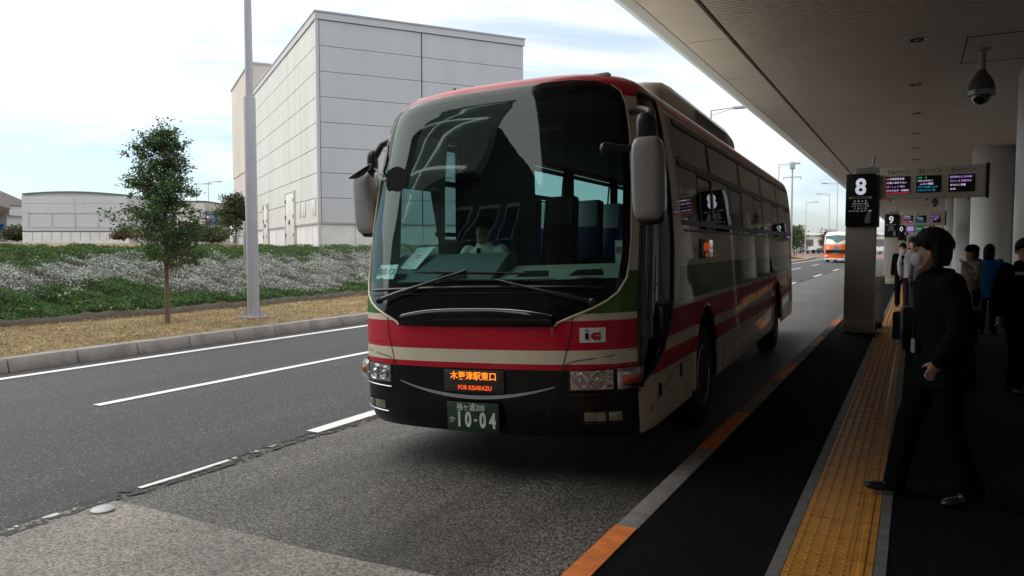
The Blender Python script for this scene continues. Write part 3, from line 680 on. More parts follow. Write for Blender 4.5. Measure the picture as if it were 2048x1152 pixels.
def stop(num,y,det,label):
    t=thing('bus_stop_pillar',label,'bus stop pillar',(0,y,.15),0,'numbered bus stop pillars')
    w=MB(); w.box(-1.15,-.64,0,.42,0,1.98); w.box(-1.165,-.625,-.015,.435,0,.24); w.build('column',M['pillar'],t,bevel=.012)
    w=MB(); w.box(-1.155,-.66,-.05,.47,1.98,2.93); sb=w.build('sign_box',M['signblack'],t,bevel=.01)
    w=MB(); w.box(-.66,-.60,-.03,.45,1.96,2.9); w.build('sign_box_edge',M['black'],t)
    text(str(num),'number',M['signwhite'],.40,sb,(-.905,-.054,2.68),(R(90),0,0),bold=.012,sx=.92)
    if det:
        w=MB(); w.box(-1.10,-.715,-.056,-.051,2.475,2.515); o=w.build('heading_strip',pm('grey strip',(.45,.46,.48),.5),sb)
        text('横浜方面のりば','heading_lettering',M['ink'],.036,o,(-.905,-.060,2.495),(R(90),0,0))
        for i,l in enumerate(dest[num]):
            text(l,'destination_lettering',M['signdim'],.033,sb,(-.905,-.054,2.43-.045*i),(R(90),0,0),space=1.6 if len(l)<8 else 1.0,sx=1.0)
        w=MB(); pts=[(-.735,2.03),(-.83,2.03)]+[(-.735-.095*math.cos(a),2.03+.21*math.sin(a)) for a in np.linspace(.15,PI/2,8)]
        w.prism(pts,-.056,-.051,'y'); w.build('map_quarter',pm('map grey',(.30,.30,.28),.5),sb)
    # arm with three lane screens
    w=MB(); w.box(-.60,1.05,.02,.17,2.46,3.02); bd=w.build('display_board',M['board'],t,bevel=.008)
    w=MB(); w.box(-.98,-.60,.04,.15,2.95,3.04); w.tube([(-.78,.1,3.04),(-.72,.1,3.07),(-.70,.1,3.25)],.022,6); w.tube([(-.95,.1,3.04),(-1.0,.1,3.0),(-.98,.1,2.94)],.012,6); w.build('bracket',M['galv'],t)
    w=MB(); w.box(1.05,1.10,.0,.19,2.44,3.04); w.build('end_cap',M['black'],bd)
    w=MB()
    for x in (-.42,.16,.80): w.lathe([(.012,0),(.018,-.03)],8,'z',(x,.1,2.455))
    each(w,'fixing_knob',M['black'],bd)
    rr=random.Random(num)
    for i,(x0,x1) in enumerate(((-.50,-.11),(-.01,.38),(.49,.89))):
        text('%dレーン'%(i+1),'lane_lettering',M['ink'],.105 ,bd,((x0+x1)/2+.02,.014,2.94),(R(90),0,0),sx=1.05)
        w=MB(); w.box(x0,x1,.008,.019,2.56,2.86); sc=w.build('screen',M['scr'],bd)
        y_=.004
        if det:
            rows_=[[('white','この乗車券売場'),('white','お買い求め下さい'),('violet','ほくしょう 横浜'),('white','ひたちなか・新横浜')],
                   [('green','12:40      ○'),('white','みなとみらい'),('white','    しんたい 新横浜'),('cyan','やがて発車します'),('cyan','みなとみらい線')],
                   [('violet','調布駅北口 府中駅'),('violet','ただいま 発車待ち'),('white','まもなく到着'),('white','12:55')]][i]
            h=.30/(len(rows_)+.35)
            for j,(c,s_) in enumerate(rows_):
                zz=2.86-h*(j+.68)
                o=text(s_,'led_lettering',LED[c],.040,sc,(x0+.02,y_,zz),(R(90),0,0),ext=.0008,align='LEFT',sx=min(1,(x1-x0-.04)/(.040*.98*len(s_))),bold=.0)
            if i==0:
                w=MB(); w.box(x0+.005,x1-.005,.003,.007,2.563,2.570)
                for z in (2.60,2.66,2.73,2.80): w.box(x0+.006,x0+.014,.003,.007,z,z+.03)
                w.build('red_led_line',LED['red'],sc)
        else:
            cols=[['violet'],['green','white','cyan'],['white','cyan']][i]
            if num==10 and i==0:
                w=MB()
                for j in range(5): w.box(x0+.01,x1-.01,.003,.007,2.575+j*.056,2.61+j*.056)
                w.build('led_rows',LED['violet'],sc)
            else:
                for j in range(4):
                    c=cols[min(len(cols)-1,j*len(cols)//4)]; m_=MB(); x=x0+.02
                    while x<x1-.05:
                        l=rr.uniform(.015,.05); m_.box(x,x+l,.003,.007,2.60+(3-j)*.065,2.60+(3-j)*.065+.022); x+=l+rr.uniform(.006,.02)
                    m_.build('led_rows',LED[c],sc)
    return t
stop(8,15.4,True,'cream bus stop pillar with a black sign reading 8, nearest and largest')
stop(9,35.6,True,'cream bus stop pillar with a black sign reading 9')
stop(10,55.8,False,'cream bus stop pillar with a black sign reading 10')
stop(11,76,False,'farthest cream bus stop pillar, its black sign barely showing behind number 10')
# cabinet beside pillar 8
cb=thing('ticket_cabinet','cream metal cabinet with stacked hatches standing behind pillar number 8','cabinet',(-.62,16.4,.15))
w=MB(); w.box(-.22,.10,0,.5,.12,1.02); w.build('body',M['pillar'],cb,bevel=.01)
for z in (.16,.45,.74):
    w=MB(); w.box(-.18,.05,-.012,0,z,z+.24); o=w.build('hatch',M['offwhite'],cb,bevel=.005)
    w=MB(); w.box(.10,.112,.06,.44,z,z+.24); w.build('hatch',M['offwhite'],cb,bevel=.005)
w=MB(); w.box(-.2,.08,.02,.48,0,.12); w.build('foot',M['black'],cb)
# far poster
ps=thing('poster_board','orange and green advertising board far down the walkway behind the waiting people','poster',(.3,62,.15))
w=MB(); w.box(-.85,.95,0,.12,0,2.4); w.build('frame',M['column'],ps)
m,t_,o_=newmat('poster print'); b_=N(t_,'ShaderNodeBsdfPrincipled'); tc_=N(t_,'ShaderNodeTexCoord'); n_=N(t_,'ShaderNodeTexNoise'); n_.inputs['Scale'].default_value=1.3; r_=N(t_,'ShaderNodeValToRGB')
r_.color_ramp.elements[0].position=.35; r_.color_ramp.elements[0].color=(.12,.28,.06,1); r_.color_ramp.elements[1].position=.62; r_.color_ramp.elements[1].color=(.75,.35,.22,1)
t_.links.new(tc_.outputs['Object'],n_.inputs['Vector']); t_.links.new(n_.outputs['Fac'],r_.inputs[0]); t_.links.new(r_.outputs[0],b_.inputs['Base Color']); t_.links.new(b_.outputs[0],o_.inputs[0])
w=MB(); w.box(-.78,.88,-.01,0,.7,2.32); w.build('print',m,ps)

# ================================================================ OPPOSITE BUILDING (behind the viewer, mirrored in the windscreen)
ob_=thing('opposite_building','tall grey panelled building with tall windows across the road behind the viewer','building',(0,-18,0))
w=MB(); w.prism([(-56,0),(-56,34),(-38,30),(-24,26),(-17,23),(-9,17.5),(-3.6,16),(-3.6,0)],-14,0,'y'); w.build('wall',pm('dark grey wall',(.09,.095,.10),.7,var=.1,scale=.4),ob_)
for x in np.arange(-54,-4,3.2):
    w=MB(); w.box(x,x+.08,.0,.03,0,interp(x,[(-56,34),(-38,30),(-24,26),(-17,23),(-9,17.5),(-3.6,16)])); w.build('wall_joint',M['groove'],ob_)
for x in (-24.2,-21.4,-18.8,-16.4,-13.6):
    w=MB(); w.box(x,x+1.7,.03,.05,11.6,16.2); o=w.build('window',M['black'],ob_)
    w=MB(); w.box(x-.15,x,.0,.12,11.4,16.4); w.box(x+1.7,x+1.85,.0,.12,11.4,16.4); w.box(x,x+1.7,.0,.12,16.2,16.4); w.box(x,x+1.7,.0,.12,11.4,11.6); w.build('window_frame',M['panel'],o)
w=MB(); w.box(-40,-17,.05,1.0,18.2,30.5); w.build('stair_panel',pm('pale glazed panel',(.45,.50,.50),.5,var=.1),ob_)
for a,b_ in (((-40,22.5),(-18,29.0)),((-40,29.5),(-18,24.2)),((-18,24.2),(-40,17.9)),((-40,22.5),(-18,18.6))):
    w=MB(); w.tube([(a[0],1.3,a[1]),(b_[0],1.3,b_[1])],.16,6); w.build('glowing_bar',emit('glowing bar',(.9,1,1),3.0),ob_)  # guessed diagonals made to glow, added to show mirrored in the windscreen
# ================================================================ THE BUS
CREAM=(.70,.64,.50); RED=(.50,.008,.030); GREEN=(.055,.16,.02)
def livery():
    m,t,o=newmat('bus livery paint'); b=N(t,'ShaderNodeBsdfPrincipled'); b.inputs['Roughness'].default_value=.5; b.inputs['Specular IOR Level'].default_value=.2; b.inputs['Coat Weight'].default_value=.5; b.inputs['Coat Roughness'].default_value=.02; b.inputs['Coat IOR'].default_value=1.4
    t.links.new(b.outputs[0],o.inputs[0]); tc=N(t,'ShaderNodeTexCoord'); s=N(t,'ShaderNodeSeparateXYZ'); t.links.new(tc.outputs['Object'],s.inputs[0])
    mz=N(t,'ShaderNodeMath',operation='DIVIDE'); mz.inputs[1].default_value=3.2; t.links.new(s.outputs['Z'],mz.inputs[0])
    def ramp(st):
        r=N(t,'ShaderNodeValToRGB'); e=r.color_ramp; e.interpolation='CONSTANT'
        e.elements[0].position=0; e.elements[0].color=c4(st[0][1]); e.elements[1].position=st[1][0]/3.2; e.elements[1].color=c4(st[1][1])
        for z,c in st[2:]: q=e.elements.new(z/3.2); q.color=c4(c)
        t.links.new(mz.outputs[0],r.inputs[0]); return r
    A=ramp([(0,CREAM),(.745,RED),(.882,CREAM),(.984,RED),(1.20,CREAM),(1.244,GREEN),(1.545,CREAM),(2.865,RED)])
    B=ramp([(0,CREAM),(.745,RED),(.882,CREAM),(.984,RED),(1.20,CREAM),(2.865,RED)])
    g=N(t,'ShaderNodeMath',operation='GREATER_THAN'); g.inputs[1].default_value=.62; t.links.new(s.outputs['Y'],g.inputs[0])
    sl=N(t,'ShaderNodeMath',operation='MULTIPLY_ADD'); sl.inputs[1].default_value=-.25; t.links.new(s.outputs['Z'],sl.inputs[0]); t.links.new(s.outputs['Y'],sl.inputs[2])
    l=N(t,'ShaderNodeMath',operation='LESS_THAN'); l.inputs[1].default_value=1.13; t.links.new(sl.outputs[0],l.inputs[0])
    rx=N(t,'ShaderNodeMath',operation='GREATER_THAN'); rx.inputs[1].default_value=0; t.links.new(s.outputs['X'],rx.inputs[0])
    a=N(t,'ShaderNodeMath',operation='MULTIPLY'); t.links.new(g.outputs[0],a.inputs[0]); t.links.new(l.outputs[0],a.inputs[1])
    a2=N(t,'ShaderNodeMath',operation='MULTIPLY'); t.links.new(a.outputs[0],a2.inputs[0]); t.links.new(rx.outputs[0],a2.inputs[1])
    mx=N(t,'ShaderNodeMix',data_type='RGBA'); t.links.new(a2.outputs[0],mx.inputs[0]); t.links.new(A.outputs[0],mx.inputs[6]); t.links.new(B.outputs[0],mx.inputs[7])
    n=N(t,'ShaderNodeTexNoise'); n.inputs['Scale'].default_value=2.5; n.inputs['Detail'].default_value=8; t.links.new(tc.outputs['Object'],n.inputs['Vector'])
    r2=N(t,'ShaderNodeValToRGB'); r2.color_ramp.elements[0].position=.3; r2.color_ramp.elements[0].color=(.86,.85,.83,1); r2.color_ramp.elements[1].position=.65; r2.color_ramp.elements[1].color=(1,1,1,1); t.links.new(n.outputs['Fac'],r2.inputs[0])
    mu=N(t,'ShaderNodeMix',data_type='RGBA',blend_type='MULTIPLY'); mu.inputs[0].default_value=1; t1=N(t,'ShaderNodeMath',operation='GREATER_THAN'); t1.inputs[1].default_value=3.08; t.links.new(s.outputs['Z'],t1.inputs[0]); t2=N(t,'ShaderNodeMath',operation='GREATER_THAN'); t2.inputs[1].default_value=1.25; t.links.new(s.outputs['Y'],t2.inputs[0])
    t3=N(t,'ShaderNodeMath',operation='MULTIPLY'); t.links.new(t1.outputs[0],t3.inputs[0]); t.links.new(t2.outputs[0],t3.inputs[1]); m3=N(t,'ShaderNodeMix',data_type='RGBA'); t.links.new(t3.outputs[0],m3.inputs[0]); t.links.new(mx.outputs[2],m3.inputs[6]); m3.inputs[7].default_value=c4((.35,.32,.28)); t.links.new(m3.outputs[2],mu.inputs[6]); t.links.new(r2.outputs[0],mu.inputs[7]); t.links.new(mu.outputs[2],b.inputs['Base Color'])
    return m
M['livery']=livery()
M['bumper']=pm('black bumper paint',(.006,.006,.0065),.3,var=.2,scale=3,spec=.3)
M['windscreen']=glass('windscreen glass',(.50,.72,.69),1.6,.004,gl=(.52,.62,.60))
M['sideglass']=glass('driver side glass',(.42,.58,.54),1.5)
M['leftglass']=glass('left window glass',(.40,.56,.54),1.5)
M['darkglass']=glass('tinted window glass',(.10,.115,.105),1.75,.01)
M['doorglass']=glass('door glass',(.20,.26,.25),1.75,.008)
M['lens']=glass('lamp lens',(.9,.9,.9),1.5,.02)
M['mirrorpaint']=pm('grey mirror paint',(.30,.29,.29),.4,var=.05,coat=.3)
M['reflector']=pm('lamp reflector',(.75,.75,.76),.18,metal=1,var=.1,scale=30,bump=.9,bscale=28)
M['amber']=pm('amber red lens',(.55,.07,.03),.25,var=.25,scale=40,coat=.5)
M['dash']=pm('dark dashboard',(.10,.13,.13),.6,var=.1)
M['dash2']=pm('beige dashboard',(.36,.36,.29),.65,var=.08)
M['seat']=pm('blue seat fabric',(.012,.045,.14),.9,var=.4,scale=12)
M['cover']=pm('white headrest cover',(.85,.87,.87),.85,var=.08,scale=8,bump=.3,bscale=20)
M['lining']=pm('bus interior lining',(.05,.052,.054),.85,var=.1)
M['ledorange']=emit('amber led',(1.0,.24,.02),1.2); M['ledred']=emit('orange led',(1.0,.12,.02),.8)
M['ledside']=emit('dim orange led',(.8,.10,.02),.35); M['ledpanel']=pm('led panel',(.035,.032,.03),.4)
M['plate']=pm('green number plate',(.008,.04,.022),.45); M['plw']=pm('plate lettering',(.62,.66,.62),.5)
T_=lambda z: z if z<2.5 else 2.5+(z-2.5)*1.14
LEN=11.75; NN=3.0
def smoothtab(tab,w=.035):
    tab=[(T_(a),b) for a,b in tab]; xs=np.linspace(0,3.4,1361); ys=np.interp(xs,[a for a,_ in tab],[b for _,b in tab]); k=max(1,int(w/ (xs[1]-xs[0]))); ker=np.ones(2*k+1)/(2*k+1)
    yp=np.pad(ys,k,mode='edge'); return xs,np.convolve(yp,ker,'valid')
tF=smoothtab([(.30,.13),(.36,.06),(.46,.015),(.6,0),(1.1,0),(1.3,.02),(1.5,.06),(1.9,.14),(2.4,.27),(2.75,.38),(2.88,.43),(2.95,.48),(3.0,.56),(3.04,.68),(3.07,.84),(3.10,1.1),(3.12,1.5),(3.13,2.0)],.02)
tW=smoothtab([(.30,1.21),(.4,1.24),(.5,1.245),(1.9,1.245),(2.4,1.225),(2.75,1.185),(2.86,1.155),(2.93,1.11),(2.98,1.05),(3.03,.95),(3.07,.84),(3.10,.68),(3.12,.48),(3.13,.25)],.02)
tD=smoothtab([(0,.66),(1.8,.68),(2.9,.66),(3.2,.66)])
Fz=lambda z: float(np.interp(z,*tF)); Wz=lambda z: float(np.interp(z,*tW)); Dz=lambda z: float(np.interp(z,*tD))
def pf(u,z):     # point on the front by lateral position
    w=Wz(z); k=min(.9995,abs(u)/w); return Vector((u,Fz(z)+Dz(z)*(1-(1-k**NN)**(1/NN)),z))
def ps_(v,z,s):  # point on a side by distance from the front
    w=Wz(z); f=Fz(z); d=Dz(z)
    if v<f+d: q=max(0,(v-f)/d); u=w*max(0,1-(1-q)**NN)**(1/NN)
    elif v>LEN-.4: q=min(.98,(v-(LEN-.4))/.4); u=w*(1-q**3)**(1/3)
    else: u=w
    return Vector((s*u,v,z))
def pfo(u,z,off):
    a=pf(u,z); e=.004; t1=pf(u+e,z)-pf(u-e,z); t2=pf(u,z+e)-pf(u,z-e); n=t1.cross(t2).normalized()
    if n.y>0: n=-n
    return a+n*off
def pso(v,z,s,off): 
    a=ps_(v,z,s); e=.004; t1=ps_(v+e,z,s)-ps_(v-e,z,s); t2=ps_(v,z+e,s)-ps_(v,z-e,s); n=t1.cross(t2).normalized()
    if n.x*s<0: n=-n
    return a+n*off
uM_t=[(.3,.66),(1.16,.66),(1.19,.69),(1.22,.76),(1.26,.86),(1.30,.95),(1.34,1.02),(1.40,1.085),(1.5,1.13),(1.7,1.15),(2.2,1.135),(2.6,1.10),(2.78,1.06),(2.86,1.02),(2.91,.95),(2.94,.85),(2.96,.68),(3.13,.1)]; uM_t=[(T_(a),b) for a,b in uM_t]
uM=lambda z: min(interp(z,uM_t),.93*Wz(z)); uG=lambda z: uM(z)-.045; uC=lambda z: .958*Wz(z)
vC=lambda z: Fz(z)+Dz(z)*(1-(1-.958**NN)**(1/NN))
vD_t=[(.3,.34),(.72,.36),(.80,.58),(.91,.87),(1.1,1.10),(1.28,1.21),(1.69,1.27),(2.2,1.235),(2.5,1.17),(2.86,1.12),(3.13,1.12)]; vD_t=[(T_(a),b) for a,b in vD_t]
vD=lambda z: max(interp(z,vD_t),vC(z)+.03)
v1_t=[(.3,1.66),(1.88,1.66),(2.8,1.36),(3.13,1.36)]; v1_t=[(T_(a),b) for a,b in v1_t]; v1=lambda z: max(interp(z,v1_t),vD(z)+.1)
Z=sorted(set([round(T_(x),4) for x in [.34,.38,.43,.48,.55,.62,.72,.80,.845,.91,1.0,1.1,1.16,1.175,1.19,1.205,1.22,1.24,1.26,1.28,1.30,1.32,1.34,1.37,1.40,1.45,1.50,1.53,1.6,1.7,1.8,1.88,1.95,2.05,2.15,2.25,2.35,2.45,2.55,2.65,2.72,2.78,2.80,2.83,2.86,2.885,2.91,2.925,2.94,2.95,2.96,2.975,2.99,3.005,3.02,3.035,3.05,3.065,3.08,3.095,3.105,3.115,3.125,3.13]]))
bus=thing('coach','big cream coach with crimson and green stripes, standing at the kerb','bus',(-2.906,4.894,0))
bus.rotation_euler=(0,-R(2.08),R(2.5))
parts={}   # name -> MB
def P_(n): return parts.setdefault(n,MB())
def grid(rows,cls):
    """rows: list of (z,[points],[segment id per gap]); cls(seg,zmid,pmid)->part name or None"""
    for (za,pa,sa),(zb,pb,sb) in zip(rows[:-1],rows[1:]):
        for k in range(len(pa)-1):
            q=[pa[k],pa[k+1],pb[k+1],pb[k]]; n=cls(sa[k],(za+zb)/2,(q[0]+q[2])/2)
            if n: P_(n).add(q,[(0,1,2,3)])
# front
rows=[]
for z in Z:
    br=[-uC(z),-uM(z),-uG(z),uG(z),uM(z),uC(z)]; ns=[5,2,30,2,5]; us=[];sg=[]
    for i,n in enumerate(ns):
        for k in range(n): us.append(br[i]+(br[i+1]-br[i])*k/n); sg.append(i)
    us.append(br[-1]); rows.append((z,[pf(u,z) for u in us],sg))
def cf(s,z,p):
    if z<.845: return 'bumper'
    if 1.16<z<T_(2.96) and s in(1,2,3):
        return 'windscreen' if (s==2 and 1.5<z<T_(2.91)) else 'windscreen_surround'
    return 'body'
grid(rows,cf)
# sides
A1,A2,AR,AZ=2.55,8.65,.60,.50
fixed=sorted(set([1.8,1.95]+[A1+AR*math.cos(PI*k/16) for k in range(17)]+[3.2,3.6,4.2,4.9,5.6,6.3,7.0,7.6,8.0]+[A2+AR*math.cos(PI*k/16) for k in range(17)]+[9.3,9.9,10.4,10.8,11.2,11.35,11.45,11.5,11.55,11.6,11.65,11.69,11.72,11.74]))
def zb(v):
    for c in (A1,A2):
        if abs(v-c)<AR: return max(.34,AZ+math.sqrt(max(0,AR*AR-(v-c)**2))*1.06)
    return .34
for s in (1,-1):
    rows=[]
    for z in Z:
        if s>0: br=[vC(z),vD(z),v1(z)]
        else: br=[vC(z),max(Fz(z)+Dz(z)*.75,vC(z)+.03) if z<T_(2.95) else vC(z)+.03,v1(z)]
        ns=[8,6]; vs=[];sg=[]
        for i,n in enumerate(ns):
            for k in range(n): vs.append(br[i]+(br[i+1]-br[i])*k/n); sg.append(i)
        vs.append(br[-1]); sg.append(2)
        for v in fixed: vs.append(v); sg.append(3)
        rows.append((z,vs,sg[:-1]))
    g=[]
    for z,vs,sg in rows:
        if z<=1.3: g.append((z,[ps_(v,max(z,zb(v)+(z-.34)/(1.3-.34)*(1.3-zb(v))) if zb(v)>.34 else z,s) for v in vs],sg))
        else: g.append((z,[ps_(v,z,s) for v in vs],sg))
    def cs(sg,z,p):
        if s>0:
            if sg==0 and .72<z<T_(2.86): return 'door'
            if sg in(2,3) and 1.88<z<T_(2.80) and p.y<11.3: return 'side_glass_right'
        else:
            if sg==1 and 1.40<z<2.36 and p.y>.95: return 'driver_window'
            if sg in(3,) and 1.88<z<T_(2.80) and p.y<11.3: return 'side_glass_left'
        if z<.845 and p.y<.35 and s<0: return 'bumper'
        return 'body'
    grid(g,cs)
# roof top and rear
top=[]
zt=Z[-1]
for k in range(20):
    v=Fz(zt)+.3+ (LEN-.5-Fz(zt)-.3)*k/19; top.append(v)
q=P_('body')
for a,b_ in zip(top[:-1],top[1:]):
    w_=Wz(zt); q.quad((-w_,a,zt),(w_,a,zt),(w_,b_,zt),(-w_,b_,zt))
q.quad((-Wz(zt),Fz(zt),zt),(Wz(zt),Fz(zt),zt),(Wz(zt),top[0],zt),(-Wz(zt),top[0],zt))
for za,zb_ in zip(Z[:-1],Z[1:]):
    q.quad(ps_(11.74,za,-1),ps_(11.74,za,1),ps_(11.74,zb_,1),ps_(11.74,zb_,-1))
def pbuild(n,name,mat,smooth=True,solid=0):
    o=parts[n].build(name,mat,bus,smooth=True,angle=35,merge=True)
    if solid:
        md=o.modifiers.new('thickness','SOLIDIFY'); md.thickness=solid; md.offset=-1
    return o
body=pbuild('body','body',M['livery']); pbuild('bumper','bumper',M['bumper'])
sur=pbuild('windscreen_surround','windscreen_surround',M['blackgloss']); wsc=pbuild('windscreen','windscreen',M['windscreen'])
door=pbuild('door','door',M['doorglass']); dw=pbuild('driver_window','driver_window',M['sideglass'])
# split the long bands into separate windows
VB=[1.2,3.08,5.08,7.12,9.2,11.3]
for nm,mt,s in (('side_glass_right',M['darkglass'],1),('side_glass_left',M['leftglass'],-1)):
    src=parts[nm]
    for a,b_ in zip(VB[:-1],VB[1:]):
        w=MB()
        zr=[z for z in Z if 1.88<=z<=T_(2.80)+.0001]
        cols=[a+(b_-a)*k/8 for k in range(9)]
        for za,zb_ in zip(zr[:-1],zr[1:]):
            for c0,c1 in zip(cols[:-1],cols[1:]):
                def vv(c,z): 
                    lo=v1(z) if s>0 else max(v1(z),1.8)
                    return lo+(c-1.2)*(3.08-lo)/(3.08-1.2) if a<2 else c
                w.quad(ps_(vv(c0,za),za,s),ps_(vv(c1,za),za,s),ps_(vv(c1,zb_),zb_,s),ps_(vv(c0,zb_),zb_,s))
        wo=w.build('side_window',mt,bus,smooth=True,merge=True)
        # black frame strips standing a little proud
        f=MB()
        def vs_(v,z0,z1,h=.035,off=.008):
            n=6
            for k in range(n):
                za=z0+(z1-z0)*k/n; zc=z0+(z1-z0)*(k+1)/n; f.quad(pso(v-h,za,s,off),pso(v+h,za,s,off),pso(v+h,zc,s,off),pso(v-h,zc,s,off))
        def hs_(va,vb,z,h=.02,off=.008):
            n=8
            for k in range(n):
                x0=va+(vb-va)*k/n; x1=va+(vb-va)*(k+1)/n; f.quad(pso(x0,z-h,s,off),pso(x1,z-h,s,off),pso(x1,z+h,s,off),pso(x0,z+h,s,off))
        st=a if a>2 else 1.62
        vs_(b_-.0,1.88,T_(2.80),.045); hs_(st,b_,2.45,.03); hs_(st,b_,1.93,.022); hs_(st,b_,T_(2.77),.03); 
        mid=st+(b_-st)*.56; vs_(mid,1.94,2.43,.02,.012); hs_(mid,b_,2.40,.012,.014); hs_(mid,b_,1.955,.012,.014)
        f.build('window_frame',M['black'],wo)
# livery seams and trims
def ptube(name,pts,rad,mat,parent=bus,n=6): 
    w=MB(); w.tube(pts,rad,n); return w.build(name,mat,parent,smooth=True)
seams=MB()
seams.tube([pfo(-.80,1.24,.001),pfo(-.78,1.1,.001),pfo(-.72,.86,.001),pfo(-.66,.7,.001),pfo(-.60,.5,.001),pfo(-.55,.36,.001)],.0035,5)
seams.tube([pfo(.80,1.24,.001),pfo(.78,1.1,.001),pfo(.72,.86,.001),pfo(.66,.7,.001),pfo(.60,.5,.001),pfo(.55,.36,.001)],.0035,5)
for s in(-1,1):
    seams.tube([pfo(s*.735,.86,.001),pfo(s*.755,.895,.001),pfo(s*.80,.912,.001),pfo(s*.9,.925,.001),pfo(s*1.05,.945,.001),pfo(s*1.19,.985,.001)],.003,5)
    hs=[pso(1.42+.5*k,1.262,s,.001) for k in range(3)]; 
    seams.tube([pso(3.3+.8*k,1.262,s,.001) for k in range(10)],.004,5)
    for v in (3.45,4.85,6.25,7.65,10.6): seams.tube([pso(v,.42,s,.001),pso(v,1.26,s,.001)],.0045,5)
    seams.tube([pso(3.2,.60,s,.001),pso(5,.60,s,.001),pso(7.95,.60,s,.001)],.004,5)
seams.tube([pso(1.27,.36,1,.001),pso(1.27,1.2,1,.001)],.0045,5)
seams.tube([pso(.5,.50,1,.001),pso(.9,.62,1,.001),pso(1.27,.70,1,.001),pso(1.9,.76,1,.001)],.004,5)
seams.tube([pso(1.7,1.86,1,.001),pso(4,1.865,1,.001),pso(8,1.865,1,.001),pso(11.3,1.865,1,.001)],.010,5)
seams.build('panel_seams',M['black'],body)
# pale edging where the windscreen surround meets the green
for s in(-1,1):
    w=MB(); zz=[1.165,1.18,1.19,1.205,1.22,1.24,1.26,1.28,1.30,1.32,1.34,1.37,1.40,1.44,1.5,1.6,1.8,2.1,2.4,2.6,T_(2.78),T_(2.86),T_(2.91)]
    w.tube([pfo(s*(uM(z)+.004),z,.003) for z in zz],[.008 if z<1.55 else .004 for z in zz],6); w.build('edge_trim',pm('cream edging',CREAM,.3),body,smooth=True)
# door frame
w=MB()
zs=[.73,.80,.91,1.0,1.1,1.28,1.5,1.69,1.95,2.2,2.5,2.7,T_(2.86)]
w.tube([pso(vD(z)-.012,z,1,.004) for z in zs],.016,6); w.tube([pso(vC(z)+.015,z,1,.004) for z in [.73]+zs[1:]],.014,6)
w.tube([pso(vC(.73)+.01,.73,1,.004),pso(vD(.73),.735,1,.004)],.016,6); w.tube([pso(vC(2.90)+(vD(2.90)-vC(2.90))*k/6,2.90,1,.004) for k in range(7)],.016,6)
w.tube([pso(vC(2.42)+(vD(2.42)-vC(2.42))*k/6,2.42,1,.006) for k in range(7)],.014,6)
w.build('door_frame',M['black'],door,smooth=True)
w=MB(); w.tube([pso(.72,1.1,1,-.06),pso(.74,1.5,1,-.08),pso(.74,1.9,1,-.06)],.014,8); w.build('grab_rail',M['galv'],door,smooth=True)
w=MB()
for (v0,v1_,z0,z1) in ((.70,.80,.56,.66),(1.42,1.50,.60,.72),(3.6,3.66,.86,.98),(4.1,4.18,.64,.72),(5.6,5.67,.86,.98),(7.0,7.06,.86,.98),(10.83,11.3,.62,1.1)):
    w.add([pso(v0,z0,1,.004),pso(v1_,z0,1,.004),pso(v1_,z1,1,.004),pso(v0,z1,1,.004)],[(0,1,2,3)])
each(w,'catch',M['black'],body)
w=MB(); w.tube([pso(7.95,1.34,1,.01),pso(8.05,1.34,1,.01)],.02,6); w.box(1.245,1.262,7.9,8.02,1.30,1.50); w.build('handle',M['black'],body)
# wheel arches and wheels
for s in(-1,1):
    for c in (A1,A2):
        pts=[pso(c+AR*1.01*math.cos(a),max(.36,AZ+AR*1.07*math.sin(a)),s,.004) for a in np.linspace(-.15,PI+.15,26)]
        w=MB(); w.tube(pts,.022,6); w.build('wheel_arch',M['livery'],bus,smooth=True)
        hz=.50-.045*s
        wm=bpy.data.objects.new('wheel',None)
        t_=MB(); t_.lathe([(.27,-.14),(.42,-.15),(.485,-.13),(.50,-.09),(.50,.09),(.485,.13),(.42,.15),(.27,.14)],40,'x',(s*1.07,c,hz)); wh=t_.build('wheel',M['rubber'],bus,smooth=True,angle=60)
        r_=MB(); sx=s*1.07
        r_.lathe([(.29,s*.135),(.275,s*.15),(.26,s*.10),(.235,s*.04),(.20,s*.02),(.11,s*.07),(.10,s*.12),(.055,s*.13),(.0,s*.13)] if c==A1 else [(.29,s*.135),(.275,s*.15),(.26,s*.04),(.22,-s*.02),(.13,-s*.03),(.12,s*.06),(.06,s*.07),(.0,s*.07)],36,'x',(sx,c,hz))
        r_.build('rim',M['alu'],wh,smooth=True,angle=30)
        r_=MB()
        for k in range(10):
            a=k*2*PI/10; r_.lathe([(.014,s*.0),(.014,s*.07),(.008,s*.08)],6,'x',(sx+s*.03,c+.165*math.cos(a),hz+.165*math.sin(a)))
        for k in range(10):
            a=(k+.5)*2*PI/10; r_.lathe([(.022,s*.0),(.022,s*.028)],8,'x',(sx+s*.02,c+.215*math.cos(a),hz+.215*math.sin(a)))
        r_.build('wheel_nuts',M['black'],wh)
w=MB(); w.box(-.82,.82,.5,11.5,.36,.98); w.box(-1.18,1.18,3.25,7.95,.36,1.0); w.box(-1.18,1.18,9.35,11.5,.4,1.0); w.box(-1.1,1.1,.75,1.85,.36,.60); w.build('chassis',M['blackmatt'],bus)
